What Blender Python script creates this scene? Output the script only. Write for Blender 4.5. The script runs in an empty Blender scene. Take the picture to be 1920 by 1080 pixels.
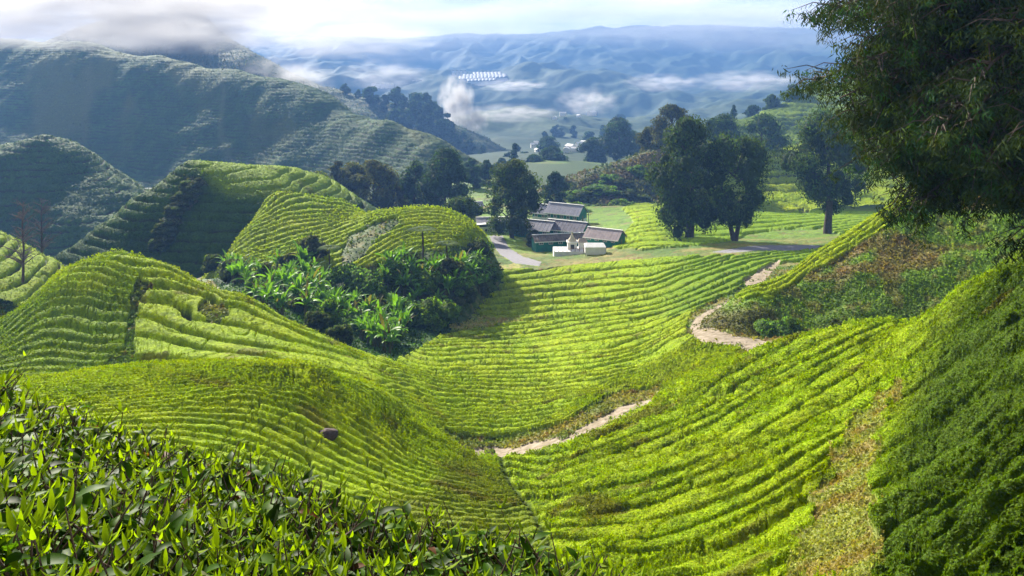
import bpy, math, random, numpy as np
from mathutils import Vector, Matrix
R = math.radians
F = 1493.33; CX = 960.0; HOR = 120.0          # lens in picture units, camera at the origin looking along +Y
Q = 1.0                                        # mesh detail
SC = bpy.context.scene
COL = SC.collection
SUN_AZ, SUN_EL = R(-31), R(29)                 # sun ahead of the camera, a little to the left
# ------------------------------------------------------------------ noise
_rs = np.random.RandomState(7)
_T = _rs.rand(256, 256).astype(np.float32)
def vnoise(x, y):
    xi = np.floor(x); yi = np.floor(y)
    fx = (x - xi).astype(np.float32); fy = (y - yi).astype(np.float32)
    fx = fx*fx*(3-2*fx); fy = fy*fy*(3-2*fy)
    a = xi.astype(np.int64) & 255; b = yi.astype(np.int64) & 255
    a1 = (a+1) & 255; b1 = (b+1) & 255
    return (_T[a, b]*(1-fx)+_T[a1, b]*fx)*(1-fy) + (_T[a, b1]*(1-fx)+_T[a1, b1]*fx)*fy
def fbm(x, y, o=4, seed=0):
    s = 0; a = 1; t = 0
    for i in range(o):
        s = s + a*vnoise(x*2**i + 17.3*i + seed*31.7, y*2**i + 9.1*i + seed*13.3); t += a; a *= .5
    return s/t
# ------------------------------------------------------------------ thin plate splines over (azimuth, log distance)
UX, VS = 1/250., 4.
class TPS:
    def __init__(s, pts, reg=1e-4):
        p = np.array(pts, float); s.P = p[:, :2]*[UX, VS]; n = len(p)
        K = s.k(s.P, s.P) + np.eye(n)*reg
        A = np.zeros((n+3, n+3)); A[:n, :n] = K; A[:n, n] = 1; A[:n, n+1:] = s.P; A[n, :n] = 1; A[n+1:, :n] = s.P.T
        w = np.linalg.solve(A, np.r_[p[:, 2], 0, 0, 0]); s.w = w[:n]; s.a = w[n:]
    @staticmethod
    def k(a, b):
        d = ((a[:, None, :]-b[None, :, :])**2).sum(2); return 0.5*d*np.log(d+1e-12)
    def __call__(s, u, v):
        sh = np.shape(u); u = (np.ravel(u)*UX).astype(np.float32); v = (np.ravel(v)*VS).astype(np.float32)
        out = (s.a[0]+s.a[1]*u+s.a[2]*v).astype(np.float32)
        for i in range(0, len(u), 200000):
            a = u[i:i+200000]; b = v[i:i+200000]; acc = np.zeros_like(a)
            for (pu, pv), w in zip(s.P.astype(np.float32), s.w.astype(np.float32)):
                d = (a-pu)**2+(b-pv)**2; acc += (0.5*w)*d*np.log(d+1e-9)
            out[i:i+200000] += acc
        return out.reshape(sh)
def inpoly(x, y, poly):
    r = np.zeros(np.shape(x), bool); n = len(poly)
    for i in range(n):
        x1, y1 = poly[i]; x2, y2 = poly[(i+1) % n]
        if y1 == y2: continue
        c = ((y1 > y) != (y2 > y)); r ^= c & (x < (x2-x1)*(y-y1)/(y2-y1)+x1)
    return r
class Layer:
    """a hillside: for every azimuth and distance its height, through surveyed points (px, dist, py)"""
    def __init__(s, cols=None, pts=(), reg=1e-4):
        L = list(pts)
        for px, prof in (cols or {}).items():
            for Y, py in prof: L.append((px, Y, py))
        s.t = TPS([(p, math.log(Y), q) for p, Y, q in L], reg)
        Ys = [a[1] for a in L]; s.s0, s.s1 = math.log(min(Ys)), math.log(max(Ys))
    def row(s, px, S): return s.t(px, S)
    def hit(s, px, py, lo=None, hi=None):
        S = np.linspace(lo or s.s0, hi or s.s1, 500); r = s.t(np.full(500, px), S)
        i = np.argmax(r <= py)
        if r[i] > py: i = int(np.argmin(r))
        if i > 0 and r[i-1] != r[i]:
            f = min(1, max(0, (r[i-1]-py)/(r[i-1]-r[i]))); return S[i-1]+(S[i]-S[i-1])*f
        return S[i]
    def z(s, x, y):
        px = CX+F*x/y; r = s.t(np.array([px]), np.array([math.log(y)]))[0]; return (HOR-r)/F*y
    def at(s, px, py, lo=None, hi=None):
        Y = math.exp(s.hit(px, py, lo, hi)); return Vector(((px-CX)/F*Y, Y, (HOR-py)/F*Y))
    def on(s, px, Y):
        r = s.t(np.array([px]), np.array([math.log(Y)]))[0]; return Vector(((px-CX)/F*Y, Y, (HOR-r)/F*Y))
def guides(layer, G, lo=None, hi=None, reg=2e-3):
    P = []
    for val, line in G:
        for (px, py) in line: P.append((px, layer.hit(px, py, lo, hi), val))
    return TPS(P, reg)
def grid(layer, px0, px1, dpx, srows):
    px = np.arange(px0, px1+dpx, dpx/Q); S = np.array(srows)
    PX, SS = np.meshgrid(px, S, indexing='ij'); return PX, SS, layer.row(PX, SS)
def steps(*segs):
    out = []
    for a, b, d in segs:
        n = max(2, int(math.log(b/a)/d*Q)); out += list(np.linspace(math.log(a), math.log(b), n, endpoint=False))
    return out
def gradmag(phi, X, Y):
    # |grad phi| in metres on a curvilinear grid
    pi, pj = np.gradient(phi); xi, xj = np.gradient(X); yi, yj = np.gradient(Y)
    D = xi*yj-xj*yi; D = np.where(abs(D) < 1e-9, 1e-9, D)
    gx = (pi*yj-pj*yi)/D; gy = (pj*xi-pi*xj)/D
    return np.sqrt(gx*gx+gy*gy)+1e-6, gx, gy
def hedges(phi, X, Y, H=0.9, w=0.22, wander=0.28, lump=.10, fine=.06, breaks=.5, seed=0):
    """height and gap weight of the clipped tea rows whose borders are the whole values of phi"""
    ph = phi + wander*(fbm(X*.12, Y*.12, 3, seed)-.5)*2 + .10*(fbm(X*.9, Y*.9, 2, seed+3)-.5)
    k = np.round(ph); g = np.abs(ph-k); gm, gx, gy = gradmag(phi, X, Y)
    d = g/gm
    cut = np.clip((fbm(X*.16+k*3.7, Y*.16+k*1.3, 2, seed+5)-.2)*2.8, .5, 1.3)   # some borders close up
    gap = np.exp(-(d/np.minimum(w*np.clip(cut, .6, 1.25), .19/gm))**4)*np.clip(cut, .7, 1)
    # cross breaks between bushes
    along = (X*gy-Y*gx)/gm
    kk = np.floor(ph); c = along/ (2.3+2*_T[(kk.astype(int)*7) & 255, 3]) + _T[(kk.astype(int)*13) & 255, 9]*5 + .5*fbm(X*.3, Y*.3, 2, seed+9)
    cg = np.abs(c-np.round(c)); br = np.exp(-(cg*2.3/.13)**2)*(vnoise(np.round(c)*1.7+.3, kk*2.1+.7) > .52)*breaks
    gap = np.maximum(gap, br)
    dome = 1-.22*np.clip(1-g*2, 0, 1)**3
    h = H*(1-gap)*dome + lump*(fbm(X*.9, Y*.9, 3, seed+1)-.5)*2*(1-gap*.6) + fine*(fbm(X*3.1, Y*3.1, 2, seed+2)-.5)*2
    return h, gap
# ------------------------------------------------------------------ mesh helpers
def link(me, name, mats, parent=None):
    o = bpy.data.objects.new(name, me); COL.objects.link(o)
    for m in (mats if isinstance(mats, (list, tuple)) else [mats]): me.materials.append(m)
    if parent: o.parent = parent
    return o
def mesh_np(V, faces4, cols=None, smooth=True, mi=None, tri=None):
    """V (n,3), faces4 (m,4); cols (n,3) vertex colours; tri: optional (k,3)"""
    me = bpy.data.meshes.new('m'); V = np.asarray(V, np.float32)
    q = np.asarray(faces4, np.int32).reshape(-1, 4); nq = len(q); t = np.zeros((0, 3), np.int32) if tri is None else np.asarray(tri, np.int32)
    me.vertices.add(len(V)); me.vertices.foreach_set('co', V.ravel())
    me.loops.add(nq*4+len(t)*3); me.loops.foreach_set('vertex_index', np.r_[q.ravel(), t.ravel()].astype(np.int32))
    me.polygons.add(nq+len(t))
    me.polygons.foreach_set('loop_start', np.r_[np.arange(nq)*4, nq*4+np.arange(len(t))*3].astype(np.int32))
    me.polygons.foreach_set('use_smooth', np.full(nq+len(t), smooth, bool))
    if mi is not None: me.polygons.foreach_set('material_index', np.asarray(mi, np.int32))
    if cols is not None:
        a = me.color_attributes.new('Col', 'FLOAT_COLOR', 'POINT')
        a.data.foreach_set('color', np.c_[cols, np.ones(len(cols))].astype(np.float32).ravel())
    me.update(calc_edges=True); return me
def grid_faces(ni, nj):
    i, j = np.meshgrid(np.arange(ni-1), np.arange(nj-1), indexing='ij')
    a = (i*nj+j).ravel(); return np.c_[a, a+nj, a+nj+1, a+1]
def sub_grid(name, V, C, fmask, mat, extra=None):
    """object from the faces of a grid for which fmask (ni-1,nj-1) is true; extra=(V,F,C) leaf sprays joined on"""
    ni, nj = V.shape[:2]; Fc = grid_faces(ni, nj)[fmask.ravel()]
    if len(Fc) == 0: return None
    used = np.zeros(ni*nj, bool); used[Fc.ravel()] = True; idx = np.cumsum(used)-1
    v = V.reshape(-1, 3)[used]; c = C.reshape(-1, 3)[used]; f = idx[Fc]; mi = np.zeros(len(f), int)
    if extra is not None and len(extra[0]):
        f = np.r_[f, extra[1]+len(v)]; v = np.r_[v, extra[0]]; c = np.r_[c, extra[2]]; mi = np.r_[mi, np.ones(len(extra[1]), int)]
    me = mesh_np(v, f, c, True, mi); return link(me, name, mat)
def tag(o, label=None, cat=None, group=None, kind=None):
    if label: o['label'] = label
    if cat: o['category'] = cat
    if group: o['group'] = group
    if kind: o['kind'] = kind
    return o
# ------------------------------------------------------------------ materials
def mat(name): 
    m = bpy.data.materials.new(name); m.use_nodes = True; nt = m.node_tree; nt.nodes.clear(); return m, nt
def N(nt, t, **k):
    n = nt.nodes.new(t)
    for a, b in k.items():
        if a.startswith('i_'): n.inputs[a[2:].replace('_', ' ')].default_value = b
        else: setattr(n, a, b)
    return n
def foliage(name, trans=.35, rough=.5, spec=.4, nscale=2.0, namp=.35, bump=0.0, hue=None, tcol=(1.15, 1.15, .3)):
    m, nt = mat(name); L = nt.links.new
    at = N(nt, 'ShaderNodeVertexColor', layer_name='Col'); tc = N(nt, 'ShaderNodeNewGeometry')
    no = N(nt, 'ShaderNodeTexNoise'); no.inputs['Scale'].default_value = nscale; no.inputs['Detail'].default_value = 5; no.inputs['Roughness'].default_value = .65
    L(tc.outputs['Position'], no.inputs['Vector'])
    mr = N(nt, 'ShaderNodeMapRange'); mr.inputs['From Min'].default_value = .3; mr.inputs['From Max'].default_value = .7
    mr.inputs['To Min'].default_value = 1-namp; mr.inputs['To Max'].default_value = 1+namp; L(no.outputs['Fac'], mr.inputs['Value'])
    mx = N(nt, 'ShaderNodeVectorMath', operation='SCALE'); L(at.outputs['Color'], mx.inputs[0]); L(mr.outputs[0], mx.inputs['Scale'])
    p = N(nt, 'ShaderNodeBsdfPrincipled'); p.inputs['Roughness'].default_value = rough; p.inputs['Specular IOR Level'].default_value = spec
    L(mx.outputs[0], p.inputs['Base Color'])
    if bump:
        b = N(nt, 'ShaderNodeBump'); b.inputs['Strength'].default_value = bump; b.inputs['Distance'].default_value = .3; L(no.outputs['Fac'], b.inputs['Height']); L(b.outputs[0], p.inputs['Normal'])
    out = N(nt, 'ShaderNodeOutputMaterial')
    if trans:
        tm = N(nt, 'ShaderNodeVectorMath', operation='MULTIPLY'); L(mx.outputs[0], tm.inputs[0]); tm.inputs[1].default_value = tcol
        t = N(nt, 'ShaderNodeBsdfTranslucent'); L(tm.outputs[0], t.inputs['Color'])
        ms = N(nt, 'ShaderNodeMixShader'); ms.inputs[0].default_value = trans; L(p.outputs[0], ms.inputs[1]); L(t.outputs[0], ms.inputs[2]); L(ms.outputs[0], out.inputs[0])
    else: L(p.outputs[0], out.inputs[0])
    return m
def plain(name, col, rough=.7, nscale=3., namp=.2, spec=.3, bump=0., col2=None):
    m, nt = mat(name); L = nt.links.new
    tc = N(nt, 'ShaderNodeTexCoord'); no = N(nt, 'ShaderNodeTexNoise'); no.inputs['Scale'].default_value = nscale; no.inputs['Detail'].default_value = 6
    L(tc.outputs['Object'], no.inputs['Vector'])
    mix = N(nt, 'ShaderNodeMix', data_type='RGBA'); c2 = col2 or tuple(c*(1-namp*1.6) for c in col)
    mr = N(nt, 'ShaderNodeMapRange'); mr.inputs['From Min'].default_value = .35; mr.inputs['From Max'].default_value = .65; L(no.outputs['Fac'], mr.inputs['Value'])
    L(mr.outputs[0], mix.inputs[0]); mix.inputs[6].default_value = (*col, 1); mix.inputs[7].default_value = (*c2, 1)
    p = N(nt, 'ShaderNodeBsdfPrincipled'); p.inputs['Roughness'].default_value = rough; p.inputs['Specular IOR Level'].default_value = spec
    L(mix.outputs[2], p.inputs['Base Color'])
    if bump:
        b = N(nt, 'ShaderNodeBump'); b.inputs['Strength'].default_value = bump; b.inputs['Distance'].default_value = .1; L(no.outputs['Fac'], b.inputs['Height']); L(b.outputs[0], p.inputs['Normal'])
    out = N(nt, 'ShaderNodeOutputMaterial'); L(p.outputs[0], out.inputs[0]); return m
M_tea = foliage('tea_surface', .26, .8, .1, 3.5, .42, .8)
M_leaf = foliage('tea_leaf', .36, .65, .07, 1.5, .25)
M_grass = foliage('grass_ground', .15, .8, .2, 1.3, .35, .6)
M_far = foliage('far_slope', .12, .8, .15, .12, .35, 0)
M_crown = foliage('tree_foliage', .38, .75, .08, .5, .3)
M_shrub = foliage('shrub_foliage', .5, .75, .08, .5, .3)
M_needle = foliage('needle_foliage', .22, .75, .08, .5, .3)
M_path = plain('dirt_path', (.30, .25, .195), .95, 1.6, .3, .1, .6, (.17, .14, .09))
M_road = plain('asphalt', (.22, .21, .23), .75, 1.5, .15, .3)
M_bark = plain('bark', (.085, .065, .05), .9, 3., .3, .15, .5)
TEA = np.array((.225, .325, .0005)); TEA_D = np.array((.068, .125, .001)); TEA_Y = np.array((.30, .36, .0005)); SOIL = np.array((.035, .026, .014))
GRASS = np.array((.075, .13, .018)); STRAW = np.array((.24, .19, .07)); RED = np.array((.16, .075, .035))
def lerp(a, b, t): t = np.clip(t, 0, 1)[..., None]; return a*(1-t)+b*t
def sstep(a, b, x): t = np.clip((x-a)/(b-a), 0, 1); return t*t*(3-2*t)
def soft(px, py, poly, r, seed=0, amp=14):
    """1 inside a patch with a ragged border"""
    nx = px+amp*(fbm(px/40., py/22., 3, seed)-.5)*2; ny = py+amp*.6*(fbm(px/40.+50, py/22., 3, seed+1)-.5)*2
    return inpoly(nx, ny, poly)
def leaf_cards(P, Nn, size, C, rs, aspect=.45, tilt=.9):
    """one little bent leaf spray (4 verts, one face) per point"""
    n = len(P); a = rs.normal(size=(n, 3)); nn = Nn+tilt*a*.6; nn /= np.linalg.norm(nn, axis=1)[:, None]
    t = np.cross(nn, rs.normal(size=(n, 3))); t /= np.linalg.norm(t, axis=1)[:, None]; b = np.cross(nn, t)
    s = size[:, None]; w = s*aspect
    V = np.stack([P-t*s*.5, P+b*w*.5+nn*s*.06, P+t*s*.5-nn*s*.10, P-b*w*.5+nn*s*.06], 1).reshape(-1, 3)
    return V, np.arange(n*4).reshape(-1, 4), np.repeat(C, 4, 0)
def normals(V):
    a = np.gradient(V, axis=0); b = np.gradient(V, axis=1); n = np.cross(a, b); n /= np.linalg.norm(n, axis=2)[..., None]+1e-9
    n[n[..., 2] < 0] *= -1; return n
# ================================================================== MAIN VALLEY
main_cols = {
 -300: [(1.3,1900),(3,1300),(8,1150),(16,1000),(28,860),(40,770),(46,750),(56,780),(66,730),(80,690),(95,700),(120,640),(150,600),(200,560),(430,420)],
 0: [(1.3,2050),(2,1500),(5,1330),(10,1180),(20,960),(30,830),(40,735),(45,712),(52,735),(60,695),(68,640),(76,600),(84,650),(95,600),(110,560),(150,530),(200,500),(430,380)],
 110: [(45,703),(53,720),(61,692),(67,640),(74,560),(79,512),(88,600),(100,600)],
 220: [(1.3,2050),(2,1500),(5,1350),(10,1200),(20,980),(30,840),(39,740),(45,688),(53,706),(61,680),(66,630),(73,540),(80,471),(92,600),(120,560),(150,540),(200,500),(430,360)],
 330: [(45,683),(53,696),(60,672),(66,630),(73,560),(79,500),(90,590),(105,570)],
 450: [(2,1600),(10,1260),(20,1050),(28,935),(34,860),(40,765),(46,679),(52,690),(58,668),(66,620),(74,549),(84,610),(95,570),(110,530),(130,505),(150,500),(200,470),(430,340)],
 600: [(2,1600),(10,1320),(18,1120),(25,1005),(32,925),(38,865),(43,770),(47,690),(52,700),(58,680),(66,655),(72,625),(82,650),(95,600),(110,545),(125,500),(150,490),(200,460),(430,335)],
 740: [(10,1380),(18,1170),(26,1030),(34,950),(41,880),(46,810),(50,745),(54,752),(60,728),(68,700),(78,672),(88,655),(100,620),(115,560),(130,510),(150,480),(200,445),(430,330)],
 850: [(10,1420),(18,1200),(26,1060),(34,970),(41,905),(47,850),(50,826),(54,836),(57,828),(60,806),(66,765),(74,718),(84,680),(95,645),(105,625),(112,600),(120,565),(132,525),(145,492),(165,462),(200,435),(430,325)],
 1000: [(2,1700),(10,1450),(18,1240),(28,1080),(38,960),(48,880),(54,838),(57,824),(61,802),(66,773),(74,732),(84,692),(95,655),(108,615),(118,588),(130,545),(142,510),(155,486),(175,474),(190,460),(210,432),(230,412),(260,382),(320,335),(430,300)],
 1100: [(10,1430),(18,1200),(28,1030),(38,910),(48,835),(56,790),(60,765),(66,738),(74,704),(84,670),(96,632),(110,592),(122,562),(135,525),(148,495),(160,475),(180,458),(200,440),(230,412),(260,385),(320,340),(430,302)],
 1220: [(10,1400),(16,1230),(26,1050),(34,935),(44,840),(52,775),(59,742),(65,727),(72,695),(80,668),(90,635),(100,600),(112,570),(125,535),(138,500),(152,474),(165,455),(185,430),(215,405),(250,385),(320,350),(430,315)],
 1320: [(10,1350),(16,1190),(26,1000),(34,885),(44,790),(52,730),(58,697),(64,690),(70,655),(76,628),(84,600),(94,575),(106,550),(120,520),(135,490),(150,465),(165,452),(190,425),(220,400),(260,380),(430,330)],
 1430: [(8,1420),(14,1190),(22,1020),(30,880),(40,770),(50,695),(57,648),(62,668),(68,645),(74,632),(80,620),(90,580),(105,535),(120,505),(140,475),(158,457),(180,440),(210,415),(250,395),(320,370),(430,345)],
 1530: [(6,1400),(12,1150),(20,980),(28,850),(38,740),(48,665),(55,620),(62,655),(75,620),(90,570),(110,520),(135,480),(160,455),(190,430),(230,405),(300,380),(430,350)],
 1640: [(4,1500),(8,1250),(14,1050),(20,930),(28,810),(36,715),(45,640),(52,597),(60,650),(75,610),(100,540),(160,440),(250,400),(430,350)],
 1800: [(2,1700),(4,1420),(8,1150),(12,1000),(18,840),(26,700),(34,598),(41,532),(50,600),(65,600),(100,520),(160,430),(430,350)],
 1920: [(2,1600),(4,1350),(8,1080),(14,860),(22,670),(30,545),(37,463),(46,540),(60,580),(100,500),(160,420),(430,350)],
 2250: [(2,1400),(4,1150),(8,850),(14,640),(22,470),(32,340),(42,330),(60,480),(100,450),(160,400),(430,340)],
}
LM = Layer(main_cols)
SROWS = steps((1.3, 12, .012), (12, 26, .005), (26, 62, .0026), (62, 170, .0028), (170, 430, .006))
# borders between tea rows, surveyed as lines; the number counts the rows
G_right = [(0, [(960,838),(1035,828),(1110,788),(1160,758),(1230,733),(1310,698),(1400,657)]),
 (1, [(960,850),(1060,843),(1135,808),(1210,773),(1270,757),(1340,710),(1440,655),(1535,615)]),
 (2, [(960,862),(1075,858),(1160,823),(1240,793),(1310,768),(1385,715),(1460,680),(1560,630),(1635,600)]),
 (3.5, [(975,885),(1060,882),(1135,862),(1210,838),(1280,808),(1360,768),(1435,720),(1510,685),(1610,635),(1700,585)]),
 (5, [(1010,915),(1110,892),(1170,880),(1260,848),(1340,818),(1410,773),(1485,738),(1560,690),(1660,635),(1760,570)]),
 (6.5, [(1000,943),(1090,938),(1185,917),(1270,893),(1360,858),(1435,818),(1510,773),(1590,728),(1660,683),(1760,615),(1860,535)]),
 (8, [(990,972),(1135,962),(1240,938),(1340,902),(1435,868),(1500,828),(1575,793),(1680,720),(1780,650),(1920,560)]),
 (9.8, [(1035,1003),(1200,1002),(1270,988),(1370,948),(1460,903),(1535,858),(1620,808),(1740,730),(1920,620)]),
 (11.5, [(1110,1043),(1220,1047),(1310,1018),(1410,978),(1510,918),(1650,838),(1780,760),(1920,680)]),
 (13.5, [(1100,1100),(1300,1090),(1420,1048),(1550,978),(1700,888),(1920,760)]), (17, [(1300,1250),(1500,1180),(1700,1050),(1920,900)]), (22, [(1500,1400),(1800,1250),(2050,1000)])]
G_bulge = [(0, [(925,868),(850,835),(760,775),(680,712),(600,694),(480,684),(250,694),(60,715)]),
 (3, [(933,880),(820,835),(720,765),(620,710),(500,695),(300,703)]),
 (6, [(942,898),(840,872),(740,812),(650,752),(560,716),(450,705),(250,725)]),
 (8.5, [(950,915),(860,895),(740,852),(640,792),(540,742),(430,730),(200,750)]),
 (11, [(962,928),(850,920),(720,882),(600,822),(500,776),(380,765),(150,780)]),
 (13.5, [(980,945),(850,945),(700,915),(560,862),(430,812),(250,805)]),
 (15.5, [(1000,970),(850,975),(680,950),(500,892),(350,842),(150,850)]),
 (18, [(1020,1010),(850,1010),(650,985),(450,930),(200,900)]), (21, [(1050,1060),(850,1060),(600,1035),(300,1000)]), (26, [(1060,1200),(700,1180),(300,1150)])]
G_field = [(0, [(838,808),(900,815),(960,815),(1020,798),(1060,786),(1095,762),(1150,732),(1200,717),(1240,700)]),
 (1.5, [(772,768),(807,788),(864,795),(939,799),(999,792),(1056,777),(1090,760)]),
 (3.5, [(763,752),(826,775),(889,778),(970,778),(1030,770),(1093,750)]),
 (5.5, [(738,736),(794,749),(857,761),(952,761),(1015,754),(1062,742),(1140,729),(1230,705)]),
 (7.2, [(700,712),(763,719),(804,735),(876,741),(958,745),(1027,740),(1078,732),(1190,705)]),
 (9, [(700,690),(763,701),(826,719),(900,722),(1000,724),(1100,714),(1200,692),(1280,655)]),
 (11.5, [(770,690),(820,699),(900,700),(1000,698),(1100,690),(1180,672),(1260,632)]),
 (14, [(780,668),(850,672),(950,668),(1050,665),(1150,657),(1200,640),(1270,608)]),
 (16.5, [(790,645),(850,642),(950,638),(1050,628),(1150,613),(1230,595),(1300,565)]),
 (19, [(800,628),(860,620),(950,612),(1050,600),(1150,586),(1250,566),(1330,540)]),
 (7, [(640,692),(560,674),(480,670)]), (7.8, [(659,671),(612,654),(549,636),(470,612),(432,602)]), (9, [(675,655),(628,634),(580,608),(536,586),(476,568),(423,558)]),
 (10.4, [(700,688),(640,645),(540,596),(450,553)])]
G_flank = [(0, [(520,690),(417,672),(333,668)]), (1, [(700,712),(620,688),(520,670),(417,655),(333,640),(258,628)]), (2.1, [(700,704),(612,664),(517,650),(417,632),(333,612),(261,588)]),
 (3.1, [(675,670),(612,653),(549,634),(470,609),(425,600),(361,590),(300,560)]), (4.2, [(675,655),(599,634),(549,612),(486,587),(445,568),(400,552),(340,534)]),
 (5.4, [(675,650),(628,631),(580,605),(536,583),(476,565),(423,553),(347,525),(267,505)]), (7, [(640,640),(540,590),(450,545),(380,508),(300,485),(230,475)])]
G_dome = [(0, [(60,535),(110,503),(160,481),(220,473),(290,482),(330,500)]), (1.5, [(55,556),(97,512),(153,488),(222,496),(278,506),(333,523)]), (3.2, [(0,606),(55,566),(111,522),(194,511),(250,532),(305,536)]),
 (4.6, [(0,616),(28,590),(83,552),(147,532),(194,540),(267,550)]), (6, [(0,628),(55,582),(111,550),(167,551),(222,562)]), (7.4, [(0,640),(55,600),(111,576),(167,575),(235,585)]), (8.6, [(0,651),(55,618),(97,601),(167,610),(239,612)]),
 (10, [(0,662),(55,640),(111,630),(180,640),(208,640)]), (11.5, [(0,678),(55,662),(111,655),(180,665)])]
G_far = [(0, [(930,500),(1000,490),(1100,478),(1200,470),(1300,463),(1400,458)]), (1.2, [(905,525),(1000,510),(1100,496),(1200,487),(1256,480)]), (2.2, [(900,540),(960,532),(1050,520),(1130,512),(1190,508)]),
 (2.6, [(1225,512),(1256,502),(1319,486),(1381,471),(1459,461)]), (3.5, [(895,555),(960,549),(1060,541),(1162,530),(1225,524),(1287,502),(1350,483),(1437,470)]), (4.7, [(892,568),(960,568),(1050,558),(1130,550),(1194,540),(1272,516),(1350,492),(1440,474)]),
 (6, [(890,582),(960,585),(1050,575),(1130,570),(1209,556),(1272,536),(1350,505),(1440,480)]), (7.5, [(1180,580),(1272,557),(1334,532),(1397,507)]), (9, [(1180,598),(1272,575),(1334,552),(1397,525)])]
P_path = [(835,818),(865,822),(900,827),(960,828),(1000,818),(1060,806),(1110,779),(1160,752),(1200,740),(1236,739),(1222,754),(1174,775),(1124,802),(1062,829),(1012,843),(960,853),(862,852)]
P_bank = [(825,795),(850,806),(900,812),(960,812),(1020,796),(1062,786),(1095,762),(1150,730),(1205,718),(1240,722),(1236,742),(1100,800),(1010,845),(860,845)]
P_track = [(1440,652),(1400,650),(1340,640),(1300,626),(1290,608),(1300,592),(1330,574),(1372,552),(1380,560),(1352,578),(1338,592),(1345,608),(1375,622),(1420,627),(1460,636)]
P_trackgrass = [(1470,655),(1400,655),(1310,636),(1282,612),(1290,590),(1330,566),(1380,540),(1500,470),(1510,560),(1500,640)]
P_track2 = [(1425,528),(1398,530),(1392,522),(1425,500),(1455,486),(1462,490)]
P_road = [(918,440),(942,440),(955,462),(980,478),(1015,487),(1010,495),(965,490),(938,474),(925,458)]
P_road2 = [(1330,470),(1370,462),(1420,457),(1520,455),(1540,458),(1520,465),(1420,466),(1370,470)]
P_bare = [(842,605),(862,560),(885,530),(915,500),(960,488),(985,494),(925,508),(900,530),(882,560),(885,588),(960,592),(985,598),(900,610),(850,612)]
P_roadside = [(860,500),(900,430),(1000,425),(1130,440),(1150,462),(1200,464),(1330,456),(1400,440),(1450,430),(1540,425),(1600,440),(1560,462),(1400,474),(1200,482),(1010,500),(930,503)]
P_slopegrass = [(1650,715),(1695,700),(1660,780),(1645,850),(1645,930),(1640,1010),(1650,1090),(1470,1090),(1510,980),(1550,890),(1588,800)]
P_dip = [(195,690),(205,665),(235,655),(258,668),(325,672),(330,682),(260,690)]
P_trench = [(258,515),(285,530),(262,560),(252,600),(255,660),(235,665),(238,600),(245,555)]
P_gullyveg = [(392,520),(640,700),(758,665),(850,612),(862,560),(920,500),(920,440),(640,440),(400,460)]
P_flankbare = [(380,560),(420,562),(432,590),(400,600),(370,580)]
P_gully2 = [(-200,500),(60,520),(30,570),(0,610),(-100,640),(-300,640)]
P_hut = [(900,380),(1150,380),(1190,415),(1135,465),(1090,480),(900,470)]
def bush_lumps(X, Y, seed, sc=1.0):
    a = fbm(X*.55*sc, Y*.45*sc, 3, seed); b = fbm(X*1.7*sc, Y*1.5*sc, 3, seed+1)
    return a, b
def scatter_cards(V, Nn, C, vis, wt, n, rs, sz, kpx, smin, smax, tilt=.9, var=.28, lift=.6, bright=1.0):
    w = (vis*wt).ravel(); w = w/w.sum(); idx = np.searchsorted(np.cumsum(w), rs.rand(n)); idx = np.clip(idx, 0, len(w)-1)
    nj = V.shape[1]; jit = rs.rand(n, 2)-.5; vf = V.reshape(-1, 3); ii = idx//nj; jj = idx % nj
    i2 = np.clip(ii+1, 0, V.shape[0]-1); j2 = np.clip(jj+1, 0, nj-1); i0 = np.clip(ii-1, 0, 9999); j0 = np.clip(jj-1, 0, 9999)
    P = vf[idx] + jit[:, :1]*(V[i2, jj]-V[i0, jj])*.5 + jit[:, 1:]*(V[ii, j2]-V[ii, j0])*.5
    Y = P[:, 1]; s = np.clip(kpx*Y/F, smin, smax)*(.6+.8*rs.rand(n))*sz
    nn = Nn.reshape(-1, 3)[idx]; P = P+nn*(s*lift*rs.rand(n))[:, None]
    c = C.reshape(-1, 3)[idx]*(bright*(1+var*rs.normal(size=n)).clip(.45, 1.9))[:, None]
    c = c*(1+.07*rs.normal(size=(n, 3))*[1, .4, .5]).clip(.5, 1.6)
    return leaf_cards(P, nn, s, c, rs, .5, tilt)
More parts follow.
